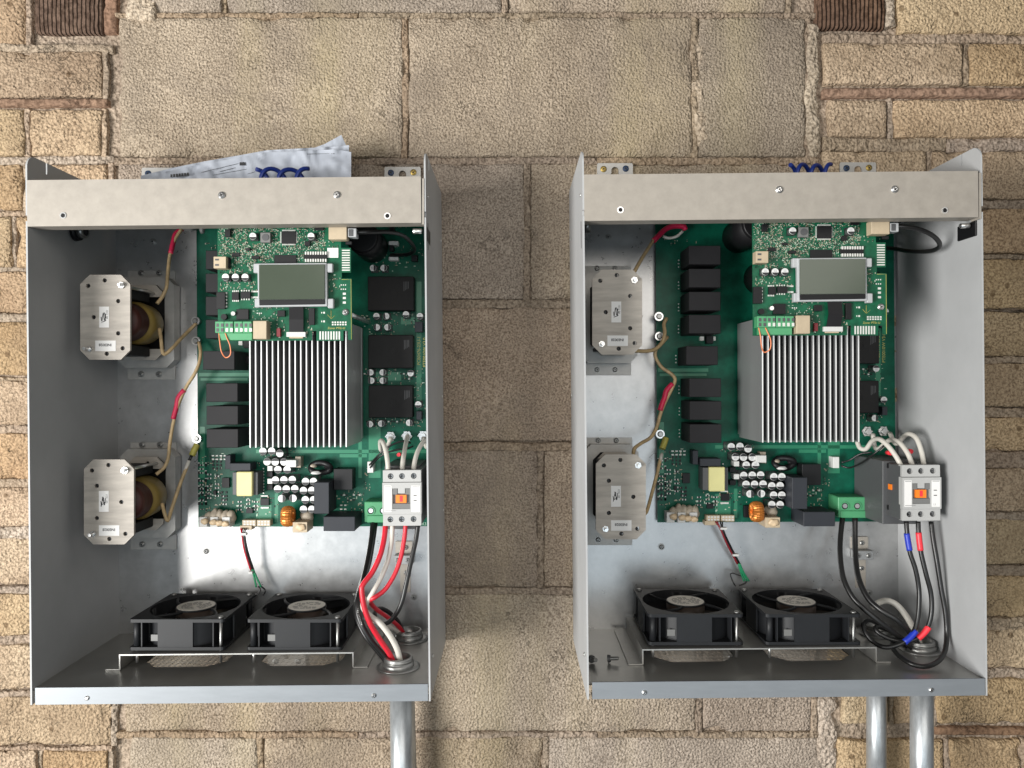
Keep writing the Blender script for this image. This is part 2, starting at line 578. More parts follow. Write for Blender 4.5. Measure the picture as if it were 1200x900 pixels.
def circ(cx, cz, r, n=14, a0=0.0):
    return [(cx + r * math.cos(a0 + 2 * math.pi * i / n), cz + r * math.sin(a0 + 2 * math.pi * i / n)) for i in range(n)]


def xz(px, py, h):
    v = P(px, py, h)
    return (v.x, v.z)


def text(body, px, py, h, size, m, parent, rot=0.0, name='lettering', bold=0.0, align='CENTER'):
    cu = bpy.data.curves.new('text', 'FONT')
    cu.body = body
    cu.size = size / 1000
    cu.align_x = align
    cu.align_y = 'CENTER'
    cu.offset = bold / 1000
    to = bpy.data.objects.new('text', cu)
    COL.objects.link(to)
    dg = bpy.context.evaluated_depsgraph_get()
    me = bpy.data.meshes.new_from_object(to.evaluated_get(dg))
    bpy.data.objects.remove(to)
    me.transform(Matrix.Rotation(math.radians(rot), 4, 'Z'))
    me.transform(Matrix.Rotation(math.radians(90), 4, 'X'))
    me.materials.clear()
    me.materials.append(m)
    o = bpy.data.objects.new(name, me)
    COL.objects.link(o)
    place(o, P(px, py, h) / 1000, parent)
    return o


def screw_mesh(name, r, hgt, mats, parent, px, py, h0, washer=0.0):
    """Domed cross-slot screw head facing the camera side, standing on h0."""
    b = MB()
    c = P(px, py, h0)
    z = Vector((0, -1, 0))
    if washer:
        b.cyl(c, c + z * 0.7, washer, washer, 18, 1)
    c2 = c + z * (0.7 if washer else 0)
    b.cyl(c2, c2 + z * hgt * 0.55, r, r * 0.96, 16, 0, cap=False)
    b.cyl(c2 + z * hgt * 0.55, c2 + z * hgt, r * 0.96, r * 0.55, 16, 0)
    for a in (0.5, 0.5 + math.pi / 2):
        u = Vector((math.cos(a), 0, math.sin(a)))
        w = Vector((-math.sin(a), 0, math.cos(a)))
        q = c2 + z * (hgt + 0.05)
        vs = [q + u * r * .5 + w * r * .12, q - u * r * .5 + w * r * .12, q - u * r * .5 - w * r * .12, q + u * r * .5 - w * r * .12]
        b.add(vs + [v - z * 0.3 for v in vs], [[0, 1, 2, 3], [0, 4, 5, 1], [1, 5, 6, 2], [2, 6, 7, 3], [3, 7, 4, 0]], 2)
    return b.build(name, mats, parent, weld=False)


# ------------------------------------------------------------------ the masonry wall
wall = thing('brick_wall', 'weathered masonry wall of rough tan blocks between courses of yellow brick', 'wall', P(600, 1050, -12))


def rough(x, z, f, seed=0.0):
    return noise.noise(Vector((x * f, z * f, seed)))


CR = [(612, 876, 17, 9), (632, 888, 8, 6), (485, 24, 9, 8), (600, 22, 6, 8), (780, 188, 12, 4), (372, 55, 9, 3), (1012, 80, 4, 3),
      (1165, 137, 7, 3), (1150, 140, 5, 2), (80, 70, 4, 2), (1010, 825, 8, 4), (1168, 592, 5, 6), (838, 105, 6, 2)]
CRW = [(*xz(x, y, 0), r / 0.814, d) for x, y, r, d in CR]


def brick(x0, y0, x1, y1, hf, m, name='brick', amp=1.6, cell=10.0, rnd=5.0, chip=5.0, wob=2.2):
    a, c = xz(x0, y1, hf), xz(x1, y0, hf)
    X0, Z0, X1, Z1 = a[0], a[1], c[0], c[1]
    nx, ny = max(3, int((X1 - X0) / cell)), max(3, int((Z1 - Z0) / cell))
    sd = random.random() * 50
    us = [0, .25 * cell / (X1 - X0)] + [i / nx for i in range(1, nx)] + [1 - .25 * cell / (X1 - X0), 1]
    ws = [0, .25 * cell / (Z1 - Z0)] + [i / ny for i in range(1, ny)] + [1 - .25 * cell / (Z1 - Z0), 1]
    vs = []
    for j, w in enumerate(ws):
        for i, u in enumerate(us):
            x, z = X0 + (X1 - X0) * u, Z0 + (Z1 - Z0) * w
            ex, ez = min(x - X0, X1 - x), min(z - Z0, Z1 - z)
            e = min(ex, ez)
            # wobble of the outline
            k = max(0.0, 1 - e / 14.0)
            dx = wob * k * rough(x, z, 0.03, sd) + 0.8 * k * rough(x, z, 0.12, sd)
            dz = wob * k * rough(x, z, 0.03, sd + 9) + 0.8 * k * rough(x, z, 0.12, sd + 9)
            cc = max(0.0, 1 - math.hypot(ex, ez) / (rnd * 2.2))
            h = hf + amp * rough(x, z, 0.018, sd) + amp * 0.5 * rough(x, z, 0.07, sd + 3)
            h -= rnd * 0.55 * max(0.0, 1 - e / rnd) ** 2
            h -= chip * max(0.0, rough(x, z, 0.045, sd + 20) - 0.12) * 2.2 * max(0.0, 1 - e / 16.0)
            h -= cc * rnd * 0.5
            for qx, qz, qr, qd in CRW:
                d = math.hypot(x - qx, (z - qz)) / qr
                if d < 1:
                    h -= qd * (1 - d * d) * (0.7 + 0.6 * rough(x, z, 0.15))
            if i in (0, len(us) - 1) or j in (0, len(ws) - 1):
                h = min(h, hf - rnd * 0.6)
            vs.append(Vector((x + dx, -h, z + dz)))
    nu, nw = len(us), len(ws)
    fs = [[j * nu + i, j * nu + i + 1, (j + 1) * nu + i + 1, (j + 1) * nu + i] for j in range(nw - 1) for i in range(nu - 1)]
    ring = [i for i in range(nu)] + [j * nu + nu - 1 for j in range(1, nw)] + [(nw - 1) * nu + i for i in range(nu - 2, -1, -1)] + [j * nu for j in range(nw - 2, 0, -1)]
    o = len(vs)
    vs += [Vector((vs[i].x, 16.0, vs[i].z)) for i in ring]
    n = len(ring)
    fs += [[ring[i], o + i, o + (i + 1) % n, ring[(i + 1) % n]] for i in range(n)]
    b = MB()
    b.add(vs, fs, 0, True)
    return b.build(name, m, wall, weld=False)


# mortar bed behind and between everything
b = MB()
x0, z0 = xz(-300, 1080, -5)
x1, z1 = xz(1500, -180, -5)
nx, nz = 250, 175
vs = []
for j in range(nz + 1):
    for i in range(nx + 1):
        x, z = x0 + (x1 - x0) * i / nx, z0 + (z1 - z0) * j / nz
        h = -9.0 + 2.2 * rough(x, z, 0.03, 5) + 1.8 * rough(x, z, 0.09, 2) + 0.8 * rough(x, z, 0.25, 8)
        for qx, qz, qr, qd in CRW:
            d = math.hypot(x - qx, z - qz) / qr
            if d < 1:
                h -= qd * (1 - d * d)
        vs.append(Vector((x, -h, z)))
b.add(vs, [[j * (nx + 1) + i, j * (nx + 1) + i + 1, (j + 1) * (nx + 1) + i + 1, (j + 1) * (nx + 1) + i] for j in range(nz) for i in range(nx)], 0, True)
b.build('mortar_bed', M['mortar'], wall, weld=False)



def joint(x0, y0, x1, y1, h, m=None, amp=1.6, wob=2.0):
    brick(x0, y0, x1, y1, h + random.uniform(-.4, .4), m or M['mortar'], 'mortar_joint', amp=amp, cell=5.0, rnd=1.6, chip=4, wob=wob)


# concrete blocks, course by course (pixels of the photograph at the wall face)
rows = [(-150, 13, [-10, 150, 262, 592, 925]), (20, 183, [136, 475, 815, 948]), (192, 350, [134, 300, 618, 955]), (361, 517, [140, 460, 800, 960]),
        (528, 688, [140, 300, 634, 962]), (697, 857, [142, 480, 820, 955]), (865, 1050, [148, 305, 640, 968])]
for y0, y1, xs in rows:
    for k, (xa, xb) in enumerate(zip(xs[:-1], xs[1:])):
        if y0 == -150 and xa < 0:
            continue
        brick(xa + 4.0, y0, xb - 4.0, y1, 0.0, M['block'], 'concrete_block', amp=1.8, cell=8, rnd=2.4, chip=9, wob=2.2)
        joint(xb - 4.5, y0 - 2, xb + 3.0, y1 + 2, -0.9, M['mortar_dark'])

for (a, b_) in zip(rows[:-1], rows[1:]):
    for xa, xb in ((134, 420), (420, 700), (700, 960)):
        joint(xa, a[1] + 1.4, xb, b_[0] + 0.6, -1.1, M['mortar_dark'])
left_rows = [(-75, -18), (-8, 50), (60, 113), (128, 181), (192, 246), (254, 312), (319, 366), (378, 440), (447, 498), (508, 561), (572, 617), (631, 686), (696, 745),
             (757, 809), (818, 873), (881, 940), (950, 1010)]
left_x = {1: [-160, 32], 2: [-60, 122], 3: [-140, 30, 120], 14: [-70, 132], 15: [-130, 44, 128], 4: [-150, 28, 128], 5: [-60, 14, 132]}
for k, (y0, y1) in enumerate(left_rows):
    xs = left_x.get(k) or ([-230, -30, 130] if k % 2 else [-140, 60, 130])
    xs = ([-300] if xs[0] > -200 else []) + xs
    for xa, xb in zip(xs[:-1], xs[1:]):
        brick(xa + 5, y0, xb - 3, y1, 2.5 + random.uniform(-2, 2), M['brick_l'], amp=2.6, cell=6, rnd=3.6, chip=9, wob=2.6)
        joint(xb - 2.2, y0 - 2, xb + 4.6, y1 + 2, -0.8, amp=2.5)
    if k + 1 < len(left_rows):
        for xa, xb in ((-240, -20), (-20, 132)):
            if not (k == 2 or (k == 0)):
                joint(xa, y1 + 1.3, xb, left_rows[k + 1][0] + 0.3, -0.6, amp=3.0, wob=3.0)
brick(40, -30, 118, 38, 3, M['brick_brown'], rnd=4, chip=2).__setitem__('label', 'dark brown combed brick')
brick(121, -20, 136, 38, 1, M['batten'], name='brick', rnd=4)
brick(-200, 115.5, 125, 123.5, 3.5, M['batten'], 'tile_strip', amp=.8, rnd=2, chip=1, wob=1.2).__setitem__('label', 'thin reddish brown tile strip')
right_rows = [(-80, -30), (-20, 38), (50, 98), (117, 160), (177, 233), (245, 297), (304, 361), (365, 417), (426, 477), (490, 528), (549, 599), (610, 661), (675, 723),
              (738, 783), (797, 849), (868, 922), (932, 990)]
right_x = {1: [1050, 1290], 2: [962, 1133, 1330], 3: [968, 1043, 1260], 4: [962, 1090, 1250], 14: [985, 1045, 1095, 1300], 15: [978, 1110, 1200, 1340], 16: [975, 1070, 1250]}
for k, (y0, y1) in enumerate(right_rows):
    xs = right_x.get(k) or ([970, 1120, 1290] if k % 2 else [968, 1040, 1215])
    xs = xs + [1440]
    for xa, xb in zip(xs[:-1], xs[1:]):
        brick(xa + 4, y0, xb - 4, y1, 2.0 + random.uniform(-2, 2), M['brick_r'], amp=2.2, cell=6, rnd=3.2, chip=8, wob=2.4)
        joint(xb - 3.0, y0 - 2, xb + 3.6, y1 + 2, -0.8, amp=2.2)
    if k + 1 < len(right_rows):
        for xa, xb in ((964, 1110), (1110, 1290)):
            if k not in (2, 14):
                joint(xa, y1 + 1.3, xb, right_rows[k + 1][0] + 0.3, -0.6, amp=2.6, wob=2.6)
brick(957, -40, 1038, 32, 3, M['brick_brown'], rnd=4, chip=2).__setitem__('label', 'dark brown combed brick')
brick(966, 102.5, 1330, 112.5, 4, M['batten'], 'tile_strip', amp=.8, rnd=2, chip=1, wob=1.2).__setitem__('label', 'thin reddish brown tile strip')
brick(1096, 853, 1330, 862, -1, M['batten'], 'tile_strip', amp=.8, rnd=2, chip=1, wob=1.2).__setitem__('label', 'thin brown tile strip sunk in its joint')
# smears of pale mortar along the block edges
for q in ((946, 28, 960, 186, 0.8), (814, 36, 828, 172, 0.8), (1038, -30, 1050, 33, 1), (958, 818, 982, 905, 0.2), (15, 402, 29, 438, 1.5), (-20, 619, 30, 630, 1.5), (146, -40, 178, 24, 3.5)):
    brick(q[0], q[1], q[2], q[3], q[4], M['mortar_pale'], 'mortar_smear', amp=2.5, cell=5, rnd=4, chip=8, wob=8)

# ------------------------------------------------------------------ the inverter (built once at the first place, then copied)
ANG = 0.0095
CX, CZ = -334.0, -50.0


def R(v):
    return Vector((v.x - ANG * (v.z - CZ), v.y, v.z + ANG * (v.x - CX)))


inv = thing('inverter', 'open inverter with papers behind its top bar and red and white wires below its contactor', 'inverter',
            R(Vector((CX, 0, -374))), 'wall mounted inverters with their covers off')
XL, XR = -567.5, -98.5
ZT, ZB = 272.0, -374.0
# side panels: outline in (depth, height)


def side_panel(xa, xb, notch):
    prof = [(2, ZB + 2), (2, ZT), (166.5, ZT), (166.5, 258), (169.2, 258), (169.2, ZT)]
    n = 8
    for i in range(n + 1):
        a = math.pi / 2 * (1 - i / n)
        prof.append((190 + 16 * math.cos(a) if True else 0, ZT - 16 + 16 * math.sin(a)))
    if notch:
        prof[-1:] = [(206, 200), (202.5, 199), (202.5, 194), (206, 193)]
    prof += [(206, ZB)]
    b = MB()
    vs = [R(Vector((xa, -h, z))) for h, z in prof] + [R(Vector((xb, -h, z))) for h, z in prof]
    k = len(prof)
    b.add(vs, [list(range(k)), list(range(2 * k - 1, k - 1, -1))] + [[i, (i + 1) % k, (i + 1) % k + k, i + k] for i in range(k)], 0)
    return b.build('side_panel', M['paint'], inv)


sp1 = side_panel(XL, XL + 2.0, True)
sp2 = side_panel(XR - 2.0, XR, True)
# slots and dimples on the side panels
for sp, xs, sx in ((sp1, XL, 1), (sp2, XR, -1)):
    b = MB()
    for (h, z, r) in ((186, 222, 2.3), (20, 200, 2.6), (22, -180, 2.6), (22, -20, 2.6), (180, -330, 3.0)):
        p = R(Vector((xs, -h, z)))
        b.cyl(p, p + Vector((-sx * 1.6, 0, 0)), r, r * 0.6, 12, 0)
    stuff(b.build('rivets', M['sil'], sp))
    b = MB()
    b.box(xs - sx * 0.3 - .2, xs - sx * 0.3 + .2, 186.5, 188.5, 158, 190, 0, R)
    b.build('slot', M['contd'], sp)
b = MB()
b.box(XL + 2, XR - 2, 2, 3.6, ZB + 14, 242, 0, R)
back = b.build('back_panel', M['galv'], inv)
H_BACK = 3.6
SCREW = [M['steel'], M['steel'], M['black']]
SSIL = [M['sil'], M['sil'], M['black']]
s0 = screw_mesh('screw', 3.6, 2.2, SCREW, back, 242, 646, H_BACK, 5.0)
for px, py in ((179, 283), (178, 264), (485, 700)):
    inst(s0, back, P(px, py, H_BACK + 1.4) / 1000)

# floor tray with two octagonal fan openings and front lip
FZ = -356.0
FANX = [(151, 263), (288.5, 401)]
HF = 141.0
fan_c = []
for xa, xb in FANX:
    fan_c.append((P(xa, 760, HF).x + P(xb, 760, HF).x) / 2)
bm = bmesh.new()


def loop_edges(pts):
    vv = [bm.verts.new(p) for p in pts]
    for i in range(len(vv)):
        bm.edges.new((vv[i], vv[(i + 1) % len(vv)]))


loop_edges([(XL + 2, -3.6, 0), (XR - 2, -3.6, 0), (XR - 2, -205, 0), (XL + 2, -205, 0)])
octs = []
for cx in fan_c:
    hw, ch = 52, 20
    o8 = [(cx - hw + ch, -34), (cx + hw - ch, -34), (cx + hw, -34 - ch), (cx + hw, -138 + ch), (cx + hw - ch, -138), (cx - hw + ch, -138), (cx - hw, -138 + ch), (cx - hw, -34 - ch)]
    octs.append(o8)
    loop_edges([(x, y, 0) for x, y in o8])
bmesh.ops.triangle_fill(bm, use_beauty=True, use_dissolve=False, edges=bm.edges[:])
bm.verts.index_update()
vs = [R(Vector((v.co.x, v.co.y, FZ))) for v in bm.verts]
fs = [[v.index for v in f.verts] for f in bm.faces]
bm.free()
b = MB()
b.add(vs, fs)
b.add([v - Vector((0, 0, 1.5)) for v in vs], fs)
floor = b.build('floor_tray', M['tray'], inv)
b = MB()
b.box(XL + 6, XR - 3, 204.5, 206.5, ZB + 0.5, FZ + 2.2, 0, R)
b.box(XL + 6, XR - 3, 190, 204.5, ZB + 0.5, ZB + 2.0, 0, R)
b.build('front_lip', M['lip'], floor, bevel=0.7, seg=2)
for px, py in ((102, 818), (438, 815)):
    o = screw_mesh('screw', 2.8, 1.8, SSIL, floor, px, py, 206.5)
for o8 in octs:                                  # the mesh seen through each opening
    b = MB()
    cx = sum(p[0] for p in o8) / 8
    for i in range(21):
        y = -34 - i * 5.0
        e = 32 + min(20, (-34 - y), (y + 138) if y + 138 < 20 else 20)
        a, c = R(Vector((cx - e, y, FZ - 1.0))), R(Vector((cx + e, y, FZ - 1.0)))
        b.tube([a, c], 0.75, 4, sub=1)
    for i in range(14):
        x = -48 + i * 7.4
        a, c = R(Vector((cx + x, -40, FZ - 2.2))), R(Vector((cx + x, -132, FZ - 2.2)))
        b.tube([a, c], 0.5, 4, sub=1)
    stuff(b.build('fan_grille', M['mesh'], floor))

# top bar and top panel
b = MB()
zt0, zt1 = P(265, 209, 206).z, P(265, 263.3, 206).z
xa, xb = P(34.5, 230, 206).x, P(496, 230, 206).x
hole = []
b.box(xa, xb, 204.5, 206.5, zt1, zt0, 0, R)
b.box(xa, xb, 185, 204.5, zt1, zt1 + 1.5, 0, R)
b.box(xa, xb, 30, 204.5, zt0 - 1.5, zt0, 0, R)
bar = b.build('top_bar', M['zinc'], inv, bevel=0.5, seg=2)
for px, py in ((260, 229), (395, 228.5)):
    screw_mesh('screw', 4.3, 2.6, SSIL, bar, px, py, 206.5)
for px, py in ((74, 252.5), (454, 253)):
    b = MB()
    b.plate(circ(*xz(px, py, 206.7), 3.9, 18), [circ(*xz(px, py, 206.7), 2.5, 18)], 207.2, 206.4)
    o = b.build('eyelet', M['sil'], bar)
    b = MB()
    b.disc(px, py, 206.7, 206.2, 2.5, 14)
    b.build('hole', M['black'], bar)
b = MB()                                          # narrow folded end of the bar
b.rect(494.6, 209, 497.0, 263, 206.6, 190, 0)
b.build('end_flange', M['zinc'], bar)

# wall brackets with keyholes


def bracket(x0, y0, x1, y1, scr=True):
    h1, h0 = 5.0, 2.5
    a = [xz(x0 + 1, y0, h1), xz(x1 - 1, y0, h1), xz(x1, y0 + 2, h1), xz(x1, y1 + 8, h1), xz(x0, y1 + 8, h1), xz(x0, y0 + 2, h1)]
    cx = (x0 + x1) / 2
    k = []
    c0 = xz(cx, y0 + 8.5, h1)
    for i in range(9):
        an = math.pi * (i / 8)
        k.append((c0[0] - 5.2 * math.cos(an), c0[1] + 5.2 * math.sin(an)))
    k += [(c0[0] + 5.2, c0[1] - 4), (c0[0] + 9, c0[1] - 9), (c0[0] - 9, c0[1] - 9), (c0[0] - 5.2, c0[1] - 4)]
    b = MB()
    b.plate(a, [k], h1, h0)
    o = b.build('mounting_bracket', M['frame'], inv)
    w = (x1 - x0)
    screw_mesh('screw', 4.6, 1.6, [M['bluescr'], M['bluescr'], M['black']], o, x0 + 0.18 * w, y0 + 7, h1)
    screw_mesh('screw', 4.6, 1.6, [M['gold'], M['gold'], M['black']], o, x0 + 0.80 * w, y0 + 6.5, h1)
    return o


bracket(450.5, 195.5, 493, 209)
bracket(166, 196.5, 208, 209)
b = MB()                                          # lower hanging bracket, seen through the second fan opening
b.plate([xz(314, 766, 5), xz(358, 766, 5), xz(358, 781, 5), xz(314, 781, 5)], [circ(*xz(336, 768, 5), 5, 12)], 5, 2.5)
lb = b.build('mounting_bracket', M['zinc'], inv)
for px in (323, 349):
    screw_mesh('screw', 4.4, 1.5, SCREW, lb, px, 775, 5)

# black grommet on the far side panel and latch pad on the near one
b = MB()
g0 = Vector((XL + 2, -112, P(83, 272, 106).z))
b.cyl(g0, g0 + Vector((6, 0, 0)), 13, 12, 20, 0)
b.cyl(g0 + Vector((6, 0, 0)), g0 + Vector((14, 0, 0)), 9, 9, 20, 1)
b.cyl(g0 + Vector((14, 0, 0)), g0 + Vector((14.4, 0, 0)), 6, 6, 20, 0)
b.build('grommet', [M['black'], M['steel']], inv)
b = MB()
for X, sgn in ((XR - 2, -1),):
    pz = 183
    b.box(min(X, X + sgn * 4), max(X, X + sgn * 4), 160, 198, pz - 14, pz + 4)
    b.cyl(R(Vector((X + sgn * 4, -190, pz - 3))), R(Vector((X + sgn * 16, -190, pz - 3))), 3, 3, 12, 1)
b.build('latch_pad', [M['black'], M['sil']], inv, bevel=.8)

# ---- inductors


def octo(x0, y0, x1, y1, h, cp):
    return [xz(x0 + cp, y0, h), xz(x1 - cp, y0, h), xz(x1, y0 + cp, h), xz(x1, y1 - cp, h), xz(x1 - cp, y1, h), xz(x0 + cp, y1, h), xz(x0, y1 - cp, h), xz(x0, y0 + cp, h)]


def inductor(dx, dy, flip):
    HP = 127.0
    x0, y0, x1, y1 = 94 + dx, 322 + dy, 152.5 + dx, 421.5 + dy
    pos = [(0.16, .13), (0.49, .065), (0.76, .31), (0.27, .50), (0.76, .69), (0.85, .865), (.53, .93)]
    if flip:
        pos = [(0.16, .13), (0.49, .065), (0.26, .31), (0.75, .50), (0.26, .69), (0.83, .875), (.51, .935)]
    hx = [(x0 + u * (x1 - x0), y0 + v * (y1 - y0)) for u, v in pos]
    b = MB()
    b.plate(octo(x0, y0, x1, y1, HP, 11), [circ(*xz(x, y, HP), 2.8, 12) for x, y in hx], HP, HP - 4)
    for x, y in hx:
        b.disc(x, y, HP - 3.0, HP - 4.5, 3.0, 12, 1)
    ind = b.build('inductor', [M['plate'], M['black']], inv)
    # screws and threaded stud on the plate
    b = MB()
    c = P(x0 + .84 * (x1 - x0), y0 + .125 * (y1 - y0), HP)
    b.cyl(c, c + Vector((0, -3, 0)), 4.4, 4.4, 6, 0)
    b.cyl(c + Vector((0, -3, 0)), c + Vector((0, -9, 0)), 2.3, 2.0, 12, 0)
    b.build('stud_nut', M['sil'], ind)
    b = MB()
    c = P(x0 + .19 * (x1 - x0), y0 + .875 * (y1 - y0), HP)
    b.cyl(c, c + Vector((0, -14 if not flip else -10, 0)), 2.4, 2.2, 12, 0)
    b.cyl(c, c + Vector((0, -1.5, 0)), 4.0, 4.0, 6, 0)
    b.build('stud', M['sil'], ind)
    # stickers
    u0, v0 = (.38, .375) if not flip else (.30, .37)
    lb = MB()
    sx, sy = x0 + u0 * (x1 - x0), y0 + v0 * (y1 - y0)
    lb.rect(sx, sy, sx + 11.5, sy + 24.5, HP + .35, HP + .05)
    st = lb.build('sticker', M['label'], ind)
    text('00 1321', sx + 9.2, sy + 9, HP + .45, 3.6, M['ink'], ind, 90)
    b = MB()
    rnd = random.Random(3 if flip else 5)
    pp = [P(sx + 2.5 + 5.5 * rnd.random(), sy + 7 + i * 1.9, HP + .55) for i in range(7)]
    b.tube(pp, .42, 5, sub=6)
    pp = [P(sx + 2.2 + i * .9, sy + 12 + 5 * math.sin(i * 1.7), HP + .55) for i in range(7)]
    b.tube(pp, .42, 5, sub=6)
    b.build('handwriting', M['ink'], ind)
    lb = MB()
    tx, ty = x0 + .30 * (x1 - x0), y0 + .775 * (y1 - y0)
    lb.rect(tx, ty, tx + 24, ty + 12.3, HP + .35, HP + .05)
    lb.build('sticker', M['label'], ind)
    text('INE0028', tx + 11.7, ty + 5, HP + .45, 4.6, M['ink'], ind, 180, bold=.12)
    # rear frame on the back panel
    HR = 24.0
    rx0, ry0, rx1, ry1 = 137.5 + dx * .75, 325 + dy * .93, 204 + dx * .3, 431 + dy * .92
    b = MB()
    inner = octo(rx0 + 11, ry0 + 9, rx1 - 11, ry1 - 13, HR, 9)
    b.plate(octo(rx0, ry0, rx1, ry1, HR, 9), [inner], HR, HR - 3)
    b.plate(octo(rx0, ry0, rx1, ry1, HR, 9), [octo(rx0 + 1.5, ry0 + 1.5, rx1 - 1.5, ry1 - 1.5, HR, 9)], HR - 3, H_BACK + 2)
    b.build('rear_frame', M['frame'], ind)
    for ya, yb in ((ry0 - 8, ry0 + 8), (ry1 - 4, ry1 + 14)):
        b = MB()
        b.rect(rx0 + 12, ya, rx1 + 1.5, yb, H_BACK + 2.2, H_BACK + .3)
        b.build('mounting_flange', M['frame'], ind, bevel=.3)
    for qx in (165.5, 186.5):
        for qy in (ry0 - 5, ry1 + 7.5):
            screw_mesh('screw', 3.8, 2.4, SCREW, ind, qx + dx * .3, qy, H_BACK + 2.2, 4.6)
    # black sheet painting the shade inside the frame, clamp plates, core and winding
    b = MB()
    b.plate(octo(rx0 + 4, ry0 + 4, rx1 - 4, ry1 - 4, 20, 9), [], 16, 8)
    b.build('frame_shade', M['epoxy'], ind)
    for ya, yb, yh in ((ry0 + 9, ry0 + 23, ry0 + 16), (ry1 - 22, ry1 - 9, ry1 - 14)):
        b = MB()
        hh = 38.0
        xa, xb = rx0 + 9, rx1 - 14
        up = ya < (ry0 + ry1) / 2
        pts = [(xa + 8, ya), (xb - 8, ya), (xb, ya + 8), (xb, yb), (xa, yb), (xa, ya + 8)] if up else [(xa, ya), (xb, ya), (xb, yb - 8), (xb - 8, yb), (xa + 8, yb), (xa, yb - 8)]
        b.plate([xz(*q, hh) for q in pts], [circ(*xz((rx0 + rx1) / 2, yh, hh), 2.4, 10)], hh, hh - 3)
        b.build('clamp_plate', M['plate'], ind)
    cxz = xz((x0 + x1) / 2 + 1, (y0 + y1) / 2 + 3, HP)
    cx, cz = cxz[0] + 7, cxz[1]

    def lathe(prof, mi, rx=1.0, rz=1.0, n=36):
        vs, fs = [], []
        for h, r in prof:
            vs += [Vector((cx + r * rx * math.cos(2 * math.pi * i / n), -h, cz + r * rz * math.sin(2 * math.pi * i / n))) for i in range(n)]
        for j in range(len(prof) - 1):
            fs += [[j * n + i, j * n + (i + 1) % n, (j + 1) * n + (i + 1) % n, (j + 1) * n + i] for i in range(n)]
        bb.add(vs, fs, mi, True)
    bb = MB()
    lathe([(40, 5), (40, 25), (46, 28.5), (70, 30), (82, 28.5), (84, 5)], 0, 1.05, 0.98)
    bb.build('tape_wrap', M['tape'], ind)
    bb = MB()
    lathe([(82, 5), (82, 26), (86, 27.3), (90, 26.0), (94, 27.3), (98, 26.0), (102, 27.0), (107, 26), (112, 24), (113, 5)], 0, 1.05, 0.95)
    bb.build('winding', M['varnish'], ind)
    for sg in (-1, 1):
        bb = MB()
        bb.box(cx - 30, cx + 8, 40, HP - 4, *sorted((cz + sg * 44, cz + sg * 30)))
        bb.build('core', M['epoxy'], ind, bevel=1)
    for u, v in ((.84, .125), (.19, .875)):
        bb = MB()
        c = P(x0 + u * (x1 - x0), y0 + v * (y1 - y0), HP - 3)
        bb.cyl(c, Vector((c.x, -36, c.z)), 2.2, 2.2, 10)
        bb.build('clamp_rod', M['sil'], ind)
    return ind


inductor(0, 0, False)
inductor(4.3, 216.5, True)

# ---- main board
HB = 14.0
b = MB()
b.plate([xz(230, 250, HB), xz(509, 250, HB), xz(512, 616.5, HB), xz(232.5, 617.5, HB)], [], HB, HB - 1.8)
pcb = b.build('main_board', M['pcb'], inv)
b = MB()
for px, py in ((236, 255), (500, 255), (240, 610), (440, 609), (236, 440), (370, 450), (500, 607)):
    v = P(px, py, HB - 1.8)
    b.cyl(v, Vector((v.x, -H_BACK, v.z)), 4, 4, 8)
stuff(b.build('standoffs', M['sil'], pcb))
# traces: wide copper runs that show through the mask
b = MB()
for q in ((300, 527, 500, 531), (420, 495, 424, 560), (432, 500, 446, 560), (398, 532, 430, 536), (233, 437, 292, 441), (235, 443, 290, 446), (234, 500, 240, 560), (488, 330, 494, 480),
          (470, 372, 486, 380), (440, 436, 470, 446), (300, 584, 318, 612), (322, 578, 326, 612)):
    b.rect(*q, HB + .06, HB - .5)
stuff(b.build('copper_areas', M['trace'], pcb))

# relays: two columns of big dark blocks with pins behind
HRL = 69.0
rl = [(241, 293.5, 278, 315.5), (241, 320.5, 278, 342.5), (241, 347.5, 278, 369.5), (241, 374.5, 278, 396.5), (238, 411, 274.5, 433.5),
      (241.5, 449, 278.5, 471), (241.8, 475.5, 279, 498), (242, 502.5, 279, 525)]
b = MB()
b.rect(*rl[5], HRL, HB + .3)
r0 = b.build('relay', M['relay'], pcb, bevel=.6)
b = MB()
for k in range(3):
    v = P(257.5, 458 + 4 * k, HB)
    b.cyl(v, v + Vector((0, -1.2, 0)), 1.2, .8, 8)
    v = P(290, 458 + 4 * k, HB)
    b.cyl(v, v + Vector((0, -1.2, 0)), 1.2, .8, 8)
p0 = stuff(b.build('relay_pins', M['solder'], pcb))
c5 = P((rl[5][0] + rl[5][2]) / 2, (rl[5][1] + rl[5][3]) / 2, HRL)
for q in rl:
    if q == rl[5]:
        continue
    c = P((q[0] + q[2]) / 2, (q[1] + q[3]) / 2, HRL)
    d = (c - c5) / 1000
    inst(r0, pcb, W[r0] + d)
    inst(p0, pcb, W[p0] + d)

# electrolytic chip capacitors: white can top with a black half


